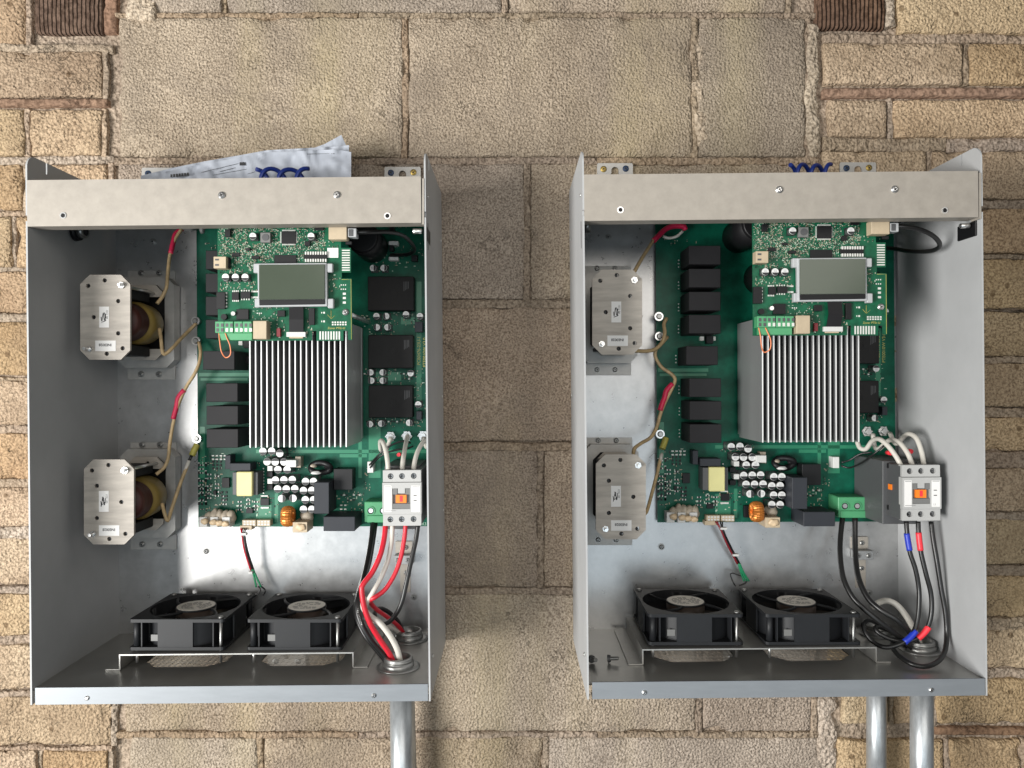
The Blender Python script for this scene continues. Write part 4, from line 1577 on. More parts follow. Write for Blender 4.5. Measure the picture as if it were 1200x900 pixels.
# conduit bushings on the floor
for hx, hh in ((-145, 144), (-146, 38)):
    b = MB()
    c = R(Vector((hx, -hh, FZ)))
    n = 28

    def lring(prof, mi):
        vs, fs = [], []
        for r, z in prof:
            vs += [c + Vector((r * math.cos(2 * math.pi * i / n), r * math.sin(2 * math.pi * i / n), z)) for i in range(n)]
        for j in range(len(prof) - 1):
            fs += [[j * n + i, j * n + (i + 1) % n, (j + 1) * n + (i + 1) % n, (j + 1) * n + i] for i in range(n)]
        b.add(vs, fs, mi, True)
    lring([(14.5, -1), (27, .3), (27, 1.6), (22, 2.0), (18, 2.2)], 0)
    lring([(19, 1.8), (19.5, 6), (17.5, 6.5), (17.5, 8), (18, 8.4), (18, 10), (17.2, 10.6), (17.8, 11.5), (17, 13), (14, 13), (13.5, 2)], 0)
    b.cyl(c + Vector((0, 0, 3)), c + Vector((0, 0, 5)), 14, 14, 20, 1)
    b.build('conduit_bushing', [M['steel'], M['black']], inv)

# ---- control board with display
HK = 169.0
Z5 = lambda u, v: (220 + u / 5.624, 250 + v / 5.624)
outline = [(195, 40), (1010, 40), (1010, 228), (1075, 228), (1075, 390), (1015, 390), (1015, 430), (1080, 430), (1084, 835), (1056, 835), (1055, 775), (1026, 775), (1026, 840), (848, 840), (848, 775), (820, 775),
           (820, 838), (200, 842)]
b = MB()
b.plate([xz(*Z5(u, v), HK) for u, v in outline], [], HK, HK - 1.6)
cb = b.build('control_board', M['pcb2'], inv)


def cpiece(name, m, u0, v0, u1, v1, h1, bevel=.3, h0=HK + .1):
    b = MB()
    b.rect(*Z5(u0, v0), *Z5(u1, v1), h1, h0)
    return b.build(name, m, cb, bevel=bevel)


b = MB()
for u, v in ((1040, 652),):
    c = P(*Z5(u, v), HK - 1.6)
    b.cyl(c, Vector((c.x, -HB, c.z)), 3.2, 3.2, 8)
b.build('standoff', M['sil'], cb)
# display
b = MB()
b.plate([xz(*Z5(458, 330), HK + 9), xz(*Z5(916, 326), HK + 9), xz(*Z5(920, 612), HK + 9), xz(*Z5(462, 618), HK + 9)], [], HK + 9, HK + 2)
dsp = b.build('display_frame', M['clear'], cb, bevel=.8)
b = MB()
b.plate([xz(*Z5(472, 340), HK + 9), xz(*Z5(905, 337), HK + 9), xz(*Z5(905, 566), HK + 9), xz(*Z5(472, 570), HK + 9)], [], HK + 10.5, HK + 8)
b.build('display_glass', M['lcd'], cb, bevel=.3)
b = MB()
b.plate([xz(*Z5(472, 571), HK + 9), xz(*Z5(905, 567), HK + 9), xz(*Z5(905, 600), HK + 9), xz(*Z5(474, 607), HK + 9)], [], HK + 10.2, HK + 8)
b.build('display_edge', M['black'], cb, bevel=.3)
for u0, v0, u1, v1 in ((432, 330, 470, 392), (918, 330, 955, 388), (440, 560, 470, 620), (922, 562, 960, 625)):
    cpiece('display_clip', M['clear'], u0, v0, u1, v1, HK + 8, .8)
# connectors and chips
usb = cpiece('usb_socket', M['cream'], 170, 285, 252, 362, HK + 13)
b = MB()
for v in (305, 340):
    b.rect(*Z5(180, v - 6), *Z5(205, v + 6), HK + 13.2, HK + 12.8)
stuff(b.build('usb_slots', M['contd'], cb))
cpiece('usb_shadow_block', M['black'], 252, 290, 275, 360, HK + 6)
for q in ((618, 118, 712, 200), (570, 275, 715, 328), (835, 72, 895, 112), (290, 260, 342, 285)):
    cpiece('chip', M['black'], *q, HK + 2.0, .15)
for q in ((290, 520, 336, 570), (348, 517, 412, 560), (188, 520, 245, 630), (320, 632, 400, 700), (590, 640, 640, 680), (797, 625, 835, 735), (245, 105, 280, 155), (420, 280, 470, 300), (770, 185, 805, 215),
          (380, 228, 410, 245), (1040, 185, 1080, 205)):
    cpiece('chip', M['black'], *q, HK + 4.0, .2)
b = MB()
for k in range(12):
    b.rect(*Z5(622 + k * 7.5, 108), *Z5(626 + k * 7.5, 117), HK + .8, HK)
    b.rect(*Z5(622 + k * 7.5, 201), *Z5(626 + k * 7.5, 210), HK + .8, HK)
    b.rect(*Z5(609, 122 + k * 6.4), *Z5(617, 125.5 + k * 6.4), HK + .8, HK)
    b.rect(*Z5(713, 122 + k * 6.4), *Z5(721, 125.5 + k * 6.4), HK + .8, HK)
for q in ((290, 520, 336, 570), (348, 517, 412, 560)):
    for k in range(4):
        x = q[0] + 4 + k * (q[2] - q[0]) / 4
        b.rect(*Z5(x, q[1] - 12), *Z5(x + 7, q[1] - 2), HK + 1, HK)
        b.rect(*Z5(x, q[3] + 2), *Z5(x + 7, q[3] + 12), HK + 1, HK)
for k in range(5):
    b.rect(*Z5(420 + k * 9, 510), *Z5(426 + k * 9, 520), HK + 1, HK)
    b.rect(*Z5(420 + k * 9, 548), *Z5(426 + k * 9, 560), HK + 1, HK)
    b.rect(*Z5(250, 520 + k * 22), *Z5(260, 532 + k * 22), HK + 1, HK)
stuff(b.build('chip_legs', M['solder'], cb, weld=False))
cpiece('inductor_chip', M['contm'], 478, 125, 545, 192, HK + 6, .6)
b = MB()
b.disc(*Z5(511, 158), HK + 6.6, HK + 5.5, 4.2, 20)
b.build('inductor_core', M['contd'], cb)
k0 = chipcap(*Z5(428, 150), HK + 9, 4.4, 0, cb, HK)
kw = P(*Z5(428, 150), HK + 9)
for u, v in ((812, 150), (248, 420), (313, 420), (377, 420)):
    addcap(*Z5(u, v), rot=0, h=HK + 9, src=k0, par=cb, w=kw)
b = MB()
b.disc(*Z5(298, 660), HK + 7, HK, 2.6, 14)
b.build('crystal', M['sil'], cb)
b = MB()
b.disc(*Z5(237, 682), HK + 5, HK, 3.6, 14)
b.build('buzzer', M['black'], cb)
# pin header: two rows
b = MB()
for k in range(9):
    for v in (252, 300):
        b.rect(*Z5(772 + k * 16.5, v), *Z5(781 + k * 16.5, v + 20), HK + 4, HK)
stuff(b.build('header_pins', M['solder'], cb, weld=False))
cpiece('header_body', M['black'], 765, 270, 918, 300, HK + 3)
# edge contacts
b = MB()
for k in range(8):
    b.rect(*Z5(868 + k * 18, 778), *Z5(878 + k * 18, 832), HK + .25, HK - .1)
for k in range(9):
    b.rect(*Z5(1016, 240 + k * 16.3), *Z5(1068, 248 + k * 16.3), HK + .25, HK - .1)
for v in (530, 558, 588):
    b.rect(*Z5(1022, v - 7), *Z5(1042, v + 7), HK + .4, HK)
for v in (655, 712):
    b.rect(*Z5(880, v - 5), *Z5(886, v + 5), HK + .4, HK)
    b.rect(*Z5(893, v - 6), *Z5(904, v + 6), HK + .4, HK)
for k in range(6):
    for v in (718, 733):
        b.rect(*Z5(950 + k * 17, v - 5), *Z5(961 + k * 17, v + 5), HK + .4, HK)
for k in range(3):
    b.rect(*Z5(455 + k * 13, 655), *Z5(462 + k * 13, 662), HK + .4, HK)
    for v in (472, 500):
        b.rect(*Z5(1008 + k * 14, v - 4), *Z5(1015 + k * 14, v + 4), HK + .4, HK)
stuff(b.build('contact_pads', M['solder'], cb, weld=False))
screw_mesh('screw', 4.0, 2.4, SSIL, cb, *Z5(1040, 652), HK + .1)
# ribbon tail of the display, its socket, LED, terminal strip, square relay
b = MB()
q = [P(*Z5(u, v), h) for u, v, h in ((668, 618, HK + 6), (762, 618, HK + 6), (762, 700, HK + 8), (762, 782, HK + 4), (668, 782, HK + 4), (668, 700, HK + 8))]
b.add(q + [v + Vector((0, .5, 0)) for v in q], [[0, 1, 2, 5], [5, 2, 3, 4], [6, 7, 8, 11], [11, 8, 9, 10]])
b.build('ribbon_tail', M['relay'], cb)
cpiece('ribbon_socket', M['white'], 650, 782, 776, 814, HK + 4.5)
cpiece('ribbon_socket', M['cream'], 668, 814, 760, 824, HK + 2)
cpiece('status_light', M['redtape'], 585, 758, 610, 812, HK + 5).data.materials[0] = M['maroon']
b = MB()
for u in (180, 240, 300, 361):
    b = MB()
    b.rect(*Z5(u + (4 if u == 300 else 0), 712), *Z5(u + 59, 788), HK + 13, HK)
    b.build('terminal_strip', M['term'], cb, bevel=.5)
b = MB()
b.rect(*Z5(205, 788), *Z5(424, 836), HK + 9, HK)
b.build('strip_base', M['term'], cb, bevel=.5)
b = MB()
for k in range(8):
    u = 196 + k * 30.5 + (4 if k >= 4 else 0)
    b.rect(*Z5(u - 8, 726), *Z5(u + 9, 748), HK + 13.2, HK + 12)
    b.rect(*Z5(u - 8, 757), *Z5(u + 9, 780), HK + 13.2, HK + 12, 0 if k < 2 else 1)
stuff(b.build('strip_contacts', [M['contd'], M['solder']], cb, weld=False))
cpiece('square_relay', M['cream'], 430, 708, 520, 828, HK + 15, .6)
rj = cpiece('network_socket', M['cream'], 928, 82, 1048, 172, HK + 14, .5)
cpiece('network_plug', M['clear'], 1056, 98, 1112, 156, HK + 13, .6)
cpiece('plug_core', M['contd'], 1060, 104, 1092, 150, HK + 13.4, .4)
# jumper loop
b = MB()
b.tube([P(256.5, 389, HK + 8), P(257.5, 400, HK + 10), P(259.5, 412, HK + 9), P(264.5, 419, HK + 6), P(270, 415.5, HK + 8), P(269.5, 405, HK + 10), P(265.5, 395, HK + 10), P(263.5, 388, HK + 8)], .75, 6)
b.build('jumper_wire', M['orangew'], cb)
av = [Z5(*q[:2]) + Z5(*q[2:]) for q in ((455, 325, 925, 620), (610, 105, 722, 212), (565, 270, 720, 330), (765, 245, 1000, 325), (395, 120, 550, 200), (165, 280, 280, 365), (215, 395, 410, 445), (920, 75, 1120, 175),
                                         (780, 120, 845, 180), (170, 705, 525, 840), (640, 620, 780, 830), (180, 510, 420, 700))]
sc1 = scatter([(*Z5(205, 72), *Z5(900, 330), 2300, .6, 1.5), (*Z5(205, 330), *Z5(450, 400), 90, .7, 1.8), (*Z5(205, 450), *Z5(460, 515), 70, .7, 1.8), (*Z5(410, 560), *Z5(660, 700), 60, .8, 1.8),
               (*Z5(525, 700), *Z5(650, 830), 36, .9, 1.9), (*Z5(770, 620), *Z5(830, 830), 20, .9, 1.9), (*Z5(920, 400), *Z5(1005, 520), 26, .8, 1.8), (*Z5(205, 560), *Z5(300, 700), 40, .8, 1.9),
               (*Z5(900, 100), *Z5(1000, 230), 20, .8, 1.6)], HK, cb, 5, avoid=av)
b = MB()                                           # fine routing lines in silkscreen green
rn = random.Random(9)
for _ in range(170):
    u, v = rn.uniform(205, 900), rn.uniform(75, 330)
    L = rn.uniform(12, 60)
    if any(a[0] < Z5(u, v)[0] < a[2] and a[1] < Z5(u, v)[1] < a[3] for a in av):
        continue
    if rn.random() < .5:
        b.rect(*Z5(u, v), *Z5(min(u + L, 1000), v + 2.2), HK + .12, HK - .05)
    else:
        b.rect(*Z5(u, v), *Z5(u + 2.2, min(v + L, 335)), HK + .12, HK - .05)
stuff(b.build('board_traces', M['trace'], cb, weld=False))
b = MB()
b.tube([P(*Z5(945, 640), HK + .3), P(*Z5(945, 690), HK + .3)], .25, 4, sub=1)
b.tube([P(*Z5(922, 668), HK + .3), P(*Z5(945, 695), HK + .3), P(*Z5(972, 672), HK + .3)], .25, 4, sub=1)
b.tube([P(*Z5(1015, 436), HK + .2), P(*Z5(1076, 436), HK + .2), P(*Z5(1079, 830), HK + .2)], .3, 4, sub=1)
b.build('printed_arrow', M['silk'], cb)
text('Zoner PTEr-U', *Z5(980, 757), HK + .3, 3.6, M['silk'], cb)

# ------------------------------------------------------------------ second inverter: a copy with copies of all its parts
SHIFT = Vector((652.6, 0, 6.5)) / 1000


def copy_tree(o, parent, shift):
    c = o.copy()
    COL.objects.link(c)
    place(c, W[o] + shift, parent)
    for ch in list(o.children):
        copy_tree(ch, c, shift)
    return c


inv2 = copy_tree(inv, None, SHIFT)
inv2['label'] = 'open inverter with all black wires and blue and red sleeves below its contactor'


mb = [c for c in inv2.children if c.name.startswith('mounting_bracket')]
mb.sort(key=lambda o: (-round(o.location.z, 2), o.location.x))
scr = [c for c in mb[0].children]
scr[0].data, scr[1].data = scr[1].data, scr[0].data


def child(root, nm):
    return [c for c in root.children if c.name.split('.')[0] == nm]


# ------------------------------------------------------------------ leads inside the first inverter
def lead(name, m, pts, r, parent, n=8):
    b = MB()
    b.tube([P(*p) for p in pts], r, n)
    return b.build(name, m, parent)


lead('choke_lead', M['tan'], [(213, 268, 40), (204, 283, 46), (199, 300, 50), (196.5, 322, 56), (195, 337, 60), (190, 348, 62), (184, 356, 66)], 2.5, inv)
lead('shrink_sleeve', M['shrink'], [(214, 268, 38), (206, 274, 42), (203, 284, 46), (200, 297, 50)], 3.4, inv)
b = MB()
b.blob(P(222, 266, 40), (11, 10, 6), 0, 2)
b.blob(P(237, 268, 38), (4, 4, 7), 0, 4)
b.build('lead_clamp', M['contm'], inv)
lead('choke_lead', M['tan'], [(187, 385, 64), (188.5, 396, 70), (190, 410, 72), (193, 415, 70), (202, 408, 62), (212, 397, 46), (222, 387, 30), (230, 379, 25)], 2.5, inv)
lead('choke_lead', M['tan'], [(233, 401, 26), (235, 412, 34), (233.5, 425, 40), (228, 438, 44), (218, 454, 46), (209, 474, 48), (203, 496, 50), (199, 520, 54), (197.5, 535, 58), (193, 547, 60), (183, 556, 66)], 2.4, inv)
lead('shrink_sleeve', M['shrink'], [(216, 457, 46.3), (209, 466, 47.5), (207, 476, 48.3), (203, 491, 50)], 3.5, inv)
lead('choke_lead', M['tan'], [(190, 590, 64), (193, 602, 70), (196.5, 610, 70), (200, 600, 62), (206, 582, 54), (213, 562, 46), (220, 545, 38)], 2.5, inv)
lead('choke_lead', M['wwire'], [(217, 552, 41), (220, 544, 38), (221.5, 540, 36)], 2.7, inv)
lead('lead_sleeve', M['yelgreen'], [(225, 534, 34), (228, 527, 31), (231, 521, 28)], 4.6, inv)
lead('lead_sleeve', M['bwire'], [(221, 541, 36), (225, 533, 34)], 2.2, inv)
# contactor leads (white) from the screws of the board
lead('contactor_lead', M['wwire'], [(455, 553, 116), (454, 540, 112), (451.5, 526, 100), (448, 517, 80), (445.5, 518, 60), (446.5, 527, 40), (452, 528, 30), (458, 513, 24)], 3.1, inv)
lead('contactor_lead', M['wwire'], [(471, 552, 116), (472.5, 538, 108), (475, 523, 70), (477, 514, 30), (477, 511, 22)], 3.1, inv)
lead('contactor_lead', M['wwire'], [(484.5, 552, 116), (486, 541, 112), (490, 528, 96), (497, 517, 70), (502, 518, 48), (500, 524, 34), (496, 513, 22)], 3.1, inv)
for k, q in enumerate(([(433, 545, 32), (440, 537, 44), (448, 529, 50), (460, 521, 52), (472, 517, 50), (481, 519, 40)], [(434, 548, 32), (442, 538, 46), (452, 531, 52), (466, 527, 52), (476, 526, 48), (484, 523, 40)])):
    lead('coil_lead', M['bwire'], q, 1.3, inv)
for px in (467, 488.5):
    b = MB()
    b.disc(px, 533 - (px > 480) * 2, 100, 88, 2.6, 8)
    b.build('lead_sleeve', M['redtape'], inv)
# patch cable
lead('patch_cable', M['bwire'], [(418, 272.5, 176), (434, 272, 172), (455, 272, 150), (472, 276, 120), (483, 286, 84), (485.5, 294, 60), (478, 298, 44), (466, 299, 34), (458, 299, 28)], 2.6, inv)
# fan harness
fh = []
for k, (m, dx) in enumerate((('maroon', -1.4), ('bwire', 0.2), ('red', -2.4), ('bwire', 1.6))):
    lead('fan_wire', M[m], [(286 + dx * 1.6, 619, 30), (285.5 + dx, 626, 34), (288 + dx, 642, 32), (292 + dx, 656, 28), (296 + dx, 668, 24)], .95, inv, 6)
for dx in (-1.2, 1.4):
    lead('fan_wire', M['gwire'], [(296 + dx * .5, 667, 24), (299 + dx, 676, 24), (303 + dx * 2.2, 688, 24)], 1.4, inv, 6)
lead('fan_wire', M['bwire'], [(303, 687, 24), (305, 692, 26), (298, 699, 26), (288, 703, 26)], 1.1, inv, 6)
lead('fan_wire', M['bwire'], [(306, 687, 24), (311, 692, 22), (308, 698, 26)], 1.1, inv, 6)
b = MB()
c = P(286, 625.5, 34)
b.box(c.x - 4, c.x + 4, 31, 38, c.z - 1.6, c.z + 1.6)
c = P(294.5, 670.5, 26)
b.box(c.x - 3, c.x + 2.5, 22, 30, c.z - 1.6, c.z + 1.6)
b.build('cable_tie', M['white'], inv)
# blank white sticker on the first control board
b = MB()
b.rect(*Z5(920, 228), *Z5(992, 292), HK + .4, HK + .1)
b.build('sticker', M['label'], cb)

# ------------------------------------------------------------------ leads inside the second inverter
lead('choke_lead', M['tan'], [(743, 319, 90), (752, 303, 76), (761, 289, 60), (768, 278, 46), (776, 272, 36)], 2.5, inv2)
lead('shrink_sleeve', M['shrink'], [(766, 282, 52), (773, 275, 44), (781, 268, 36), (790, 265, 32), (801, 265.5, 30), (803, 269, 28)], 3.9, inv2)
lead('choke_lead', M['wwire'], [(777, 277, 34), (784, 279, 34), (793, 277, 34), (800, 271, 32)], 2.0, inv2)
lead('choke_lead', M['tan'], [(781, 373, 26), (778, 380, 32), (779, 390, 38), (776, 401, 42), (768, 409, 50), (757, 411.5, 60), (744, 411, 76)], 2.7, inv2)
lead('choke_lead', M['tan'], [(782, 395, 26), (776, 402, 36), (769, 409, 38), (768, 418, 38), (775, 430, 38), (785, 437, 38), (791, 444, 40), (788, 454, 42), (780, 470, 44), (774, 485, 48), (769, 502, 54), (762, 513, 62), (752, 519, 76), (744, 525, 90),
                               (742, 532, 90)], 2.5, inv2)
lead('shrink_sleeve', M['shrink'], [(788, 450, 41), (781, 458, 43), (779, 466, 44), (776.5, 472, 45.5), (773.5, 481, 47.5)], 3.8, inv2)
lead('choke_lead', M['tan'], [(754, 603, 80), (758, 599, 74), (764, 578, 58), (770, 555, 46), (774, 537, 36)], 2.4, inv2)
lead('choke_lead', M['wwire'], [(773, 542, 38.2), (775.5, 532, 34)], 2.6, inv2)
lead('lead_sleeve', M['yelgreen'], [(776, 526, 31), (778.5, 519, 28), (780.5, 513, 26)], 4.4, inv2)
lead('contactor_lead', M['wwire'], [(1057, 548, 118), (1050, 535, 112), (1040, 522, 100), (1030, 514.5, 84), (1022, 517, 64), (1015, 526, 48), (1008, 525, 38), (1004.5, 518, 30)], 3.2, inv2)
lead('contactor_lead', M['wwire'], [(1070, 548, 118), (1064, 532, 110), (1054, 519, 94), (1044, 515.5, 76), (1037, 520, 60), (1030, 526, 44), (1025, 523, 34), (1023, 509, 22)], 3.2, inv2)
lead('contactor_lead', M['wwire'], [(1083, 548, 118), (1080, 530, 110), (1074, 514, 98), (1066, 508.5, 82), (1060, 511, 66), (1050, 520, 46), (1043, 508, 24)], 3.2, inv2)
lead('coil_lead', M['bwire'], [(986, 546, 32), (996, 548, 40), (1010, 542, 58), (1024, 532, 76), (1036, 522, 84)], 1.3, inv2)
lead('coil_lead', M['bwire'], [(986, 542, 32), (996, 539, 36), (1008, 532, 44), (1022, 530, 52)], 1.3, inv2)
for px, py in ((1044, 531), (1068, 529)):
    b = MB()
    b.disc(px, py, 96, 86, 3.0, 8)
    b.build('lead_sleeve', M['redtape'], inv2)
lead('patch_cable', M['bwire'], [(1048, 265.5, 178), (1060, 266, 180), (1078, 269, 178), (1093, 276, 172), (1101, 285, 160), (1099, 291, 146), (1088, 294.5, 124), (1068, 294.5, 90), (1048, 291.5, 50), (1034, 290, 28)], 2.9, inv2)
lead('patch_cable', M['bwire'], [(1049, 263, 176), (1064, 259, 178), (1082, 255, 176), (1095, 250, 168)], 2.4, inv2)
for k, (m, dx) in enumerate((('maroon', -1.2), ('bwire', 0.4), ('maroon', -2.0), ('bwire', 1.4))):
    lead('fan_wire', M[m], [(843 + dx * 2.4, 611, 30), (846 + dx, 620, 34), (852 + dx, 634, 32), (859 + dx, 648, 28), (866 + dx, 661, 24)], .95, inv2, 6)
for dx in (-1.6, 0, 1.5):
    lead('fan_wire', M['gwire'], [(866 + dx * .5, 660, 24), (869.5 + dx, 670, 24), (875 + dx * 1.9, 681, 24)], 1.2, inv2, 6)
lead('fan_wire', M['bwire'], [(875, 681, 24), (872, 684, 24), (866, 686, 24)], 1.1, inv2, 6)
lead('fan_wire', M['bwire'], [(868, 675, 22), (860, 672, 20), (856, 673, 20), (859, 682, 22), (862, 687, 26)], 1.0, inv2, 6)
b = MB()
c = P(847, 619, 34)
b.box(c.x - 4, c.x + 5, 31, 38, c.z - 1.4, c.z + 1.4)
c = P(861.5, 650, 28)
b.box(c.x - 4, c.x + 4, 24, 32, c.z - 1.4, c.z + 1.4)
b.build('cable_tie', M['white'], inv2)

# ------------------------------------------------------------------ field wires, each a thing of its own
GRP1 = 'wires below the first contactor'


def wire(name, label, m, pts, r, sleeves=()):
    t = thing(name, label, 'wire', P(*pts[-1]))
    b = MB()
    b.tube([P(*p) for p in pts], r, 10)
    b.build('insulation', M[m], t)
    for sm, sp, k in sleeves:
        b = MB()
        b.tube([P(*p) for p in sp], r * k, 10)
        b.build('colour_sleeve', M[sm], t)
    return t


wire('power_wire', 'thick red wire curving from the contactor down into the front bushing', 'red',
     [(452, 614, 124), (450, 632, 132), (445, 652, 142), (436, 671, 150), (426, 684, 158), (424, 692, 160), (427, 712, 160), (434, 731, 158), (444, 748, 152), (455, 764, 146), (461, 776, 144), (464, 790, 144)], 3.4)
wire('power_wire', 'short white wire from the contactor disappearing behind the thick red wire', 'wwire',
     [(460, 614, 124), (458.5, 636, 128), (454, 658, 132), (446, 678, 136), (437, 694, 138), (430, 706, 138), (428, 716, 132), (436, 726, 110), (452, 732, 80), (464, 738, 52), (471, 745, 42), (474, 760, 38)], 3.0)
wire('power_wire', 'thinner red wire hanging from the middle of the contactor and swinging left', 'red',
     [(475.5, 614, 124), (474, 630, 126), (470, 652, 130), (463, 672, 134), (452, 690, 138), (441, 699, 140), (434, 704, 136), (440, 713, 112), (455, 724, 80), (468, 735, 50), (474, 746, 40), (476, 760, 38)], 2.9)
wire('power_wire', 'dark grey wire from the right of the contactor looping beside the red and white wires', 'contd',
     [(490, 614, 124), (487, 634, 126), (482, 656, 130), (476, 684, 134), (470, 708, 134), (460, 725, 128), (450, 731, 116), (442, 728, 100), (439, 719, 84), (444, 713, 66), (455, 717, 54), (466, 728, 44), (472, 742, 40), (475, 760, 38)], 3.1).children[0].data.materials[0] = M['bwire']
wire('power_wire', 'black printed wire dropping from the green terminal block beside the thick red wire', 'bwire',
     [(437.5, 610, 44), (435, 632, 66), (431, 656, 92), (425, 682, 120), (420, 700, 138), (419, 716, 146), (424, 732, 150), (434, 750, 150), (446, 764, 146), (455, 776, 144), (459, 790, 144)], 3.5)
wire('power_wire', 'fat black wire running along the left of the bundle into the front bushing', 'bwire',
     [(440, 610, 40), (437, 632, 56), (432, 660, 80), (424, 684, 104), (418, 706, 120), (419, 724, 132), (428, 744, 140), (442, 762, 142), (455, 778, 143), (460, 790, 143)], 3.7)
wire('power_wire', 'cream white wire entering the front bushing to the right of the red wire', 'wwire',
     [(427, 700, 138), (426, 712, 146), (434, 722, 150), (446, 731, 152), (457, 745, 150), (465, 760, 146), (469, 776, 145), (470, 790, 144)], 3.7)
# tiny white print on the black wire
pw = [o for o in SC.objects if o.get('label', '').startswith('black printed wire')][0]
b = MB()
rn = random.Random(4)
pth = [(437.5, 610, 44), (435, 632, 66), (431, 656, 92), (425, 682, 120), (420, 700, 138), (419, 716, 146), (424, 732, 150)]
for (p0_, p1_) in zip(pth[:-1], pth[1:]):
    for k in range(9):
        t = (k + .3) / 9
        if rn.random() < .72:
            v = P(*[p0_[i] + (p1_[i] - p0_[i]) * t for i in range(3)]) + Vector((.9, -3.45, 0))
            b.box(v.x - .5, v.x + .5, -v.y - .2, -v.y + .2, v.z - .7, v.z + .6)
stuff(b.build('printed_marks', M['label'], pw, weld=False))
wire('power_wire', 'outer left black wire from the green terminal block above the cooling fan', 'bwire',
     [(987.5, 606, 44), (985, 628, 56), (984.5, 650, 70), (988, 676, 86), (998, 698, 100), (1012, 713, 110), (1030, 728, 116), (1050, 743, 116), (1066, 757, 110), (1074, 768, 104), (1077, 784, 101)], 3.5)
wire('power_wire', 'inner black wire from the green terminal block passing over the white stub', 'bwire',
     [(1002, 606, 44), (1002, 632, 52), (1003, 658, 66), (1007, 680, 84), (1018, 702, 100), (1034, 716, 112), (1052, 727, 118), (1066, 741, 116), (1076, 756, 108), (1081, 770, 103), (1082, 784, 101)], 3.7)
wire('power_wire', 'black wire with two blue sleeves looping left of the bushing', 'bwire',
     [(1062, 611, 124), (1063, 624, 126), (1066, 646, 128), (1073, 668, 130), (1077, 692, 130), (1076.5, 716, 132), (1073, 735, 134), (1066, 747, 136), (1054, 755, 136), (1038, 758.5, 132), (1024, 753, 124), (1014, 741, 116), (1012, 731, 110),
      (1020, 727, 104), (1036, 735, 100), (1054, 747, 100), (1068, 758, 100), (1074, 770, 100), (1076, 786, 100)], 2.9,
     (('bluetape', [(1062.6, 625, 126), (1064.2, 635, 127), (1066, 645, 128)], 1.25), ('bluetape', [(1073, 739, 134.6), (1068.5, 745, 135.5), (1060, 752.6, 136.4)], 1.35)))
wire('power_wire', 'black wire with two red sleeves between the blue sleeved wire and the outer loop', 'bwire',
     [(1076, 611, 124), (1076.5, 624, 126), (1079, 646, 128), (1085, 672, 130), (1091, 696, 130), (1091.5, 718, 130), (1087, 735, 130), (1078, 746, 128), (1062, 752, 124), (1044, 749, 118), (1030, 742, 112), (1026, 735, 106), (1040, 738, 100),
      (1060, 750, 100), (1074, 762, 101), (1079, 774, 101), (1080, 786, 101)], 2.9,
     (('redtape', [(1076.4, 624, 126), (1077.4, 634, 127), (1078.8, 645, 128)], 1.25), ('redtape', [(1088.5, 734.5, 130.2), (1083, 741.5, 129.4), (1076, 748, 128)], 1.35)))
wire('power_wire', 'long black wire looping widest round the bushing beside the white side panel', 'bwire',
     [(1091, 611, 124), (1093.5, 632, 128), (1098, 658, 132), (1103, 690, 134), (1108, 718, 136), (1109.5, 744, 138), (1107, 764, 152), (1098, 776, 166), (1084, 781, 172), (1068, 778, 168), (1054, 769, 152), (1046, 759, 132), (1048, 752, 114),
      (1060, 756, 104), (1072, 764, 101), (1078, 776, 101), (1079, 788, 101)], 3.0)
wire('power_wire', 'white wire stub arching out behind the black wires', 'wwire',
     [(1022, 712, 70), (1030, 706, 76), (1040, 704, 82), (1051, 709, 88), (1062, 722, 94), (1071, 738, 98), (1078, 756, 101), (1080, 772, 101), (1080, 786, 101)], 4.0)

# loose screws dropped on the floor of the second inverter
for lab, px, py, h, a in (('loose dark screw lying beside the fan bracket', 714, 757, 138, .5), ('loose dark screw lying against the left side panel', 694, 759, 140, 1.4)):
    t = thing('loose_screw', lab, 'screw', P(px, py, h), 'loose screws on the tray')
    b = MB()
    c = P(px, py, h)
    c.z = FZ + 6.5 + 3.5
    d = Vector((math.cos(a), -math.sin(a) * .5, 0.12)).normalized()
    b.cyl(c - d * 2, c + d * 1.5, 5.0, 4.2, 14, 0)
    b.cyl(c + d * 1.5, c + d * 12, 2.2, 1.8, 10, 1)
    for i in range(5):
        b.cyl(c + d * (3 + i * 1.7), c + d * (3.7 + i * 1.7), 2.7, 2.7, 10, 1)
    b.build('screw_body', [M['contd'], M['steel']], t, weld=False)

# ------------------------------------------------------------------ conduits


def conduit(label, x, h, r, tilt=0.0, zt=-374):
    t = thing('conduit', label, 'conduit', (x, -h, -620), 'steel conduits below the inverters')
    b = MB()
    top, bot = Vector((x, -h, zt)), Vector((x + tilt, -h, -640))
    b.cyl(bot, top, r, r, 40, 0)
    b.build('pipe', M['conduit'], t)
    b = MB()
    b.cyl(Vector((x, -h, zt + .4)), Vector((x, -h, FZ + 2)), r * .86, r * .86, 28)
    b.build('threaded_end', M['steel'], t)
    return t


conduit('front steel conduit under the inverter with papers on top', -139, 144, 14.4, 4)
conduit('steel conduit half hidden behind another at the lip with bluish shine', -150, 38, 13.0, 7)
c = P(1078, 770, 101)
conduit('wide steel conduit under the bushing of the inverter with black wires', c.x + 2.5, 101, 14.2, 0, -368)
conduit('narrower steel conduit left of the wide one under the inverter with black wires', P(1027, 748, 34).x, 34, 13.2, 0, -368)
# extra bushing in the second inverter is the copied front one: bring it under the black wires
for bsh in child(inv2, 'conduit_bushing'):
    if bsh.location.y < -0.09:
        place(bsh, Vector((c.x, -101 - 0, W[bsh].z * 1000)) / 1000, inv2)
    else:
        place(bsh, Vector((P(1027, 748, 34).x, -34, W[bsh].z * 1000)) / 1000, inv2)

# ------------------------------------------------------------------ papers and coiled cables on top of the cabinets


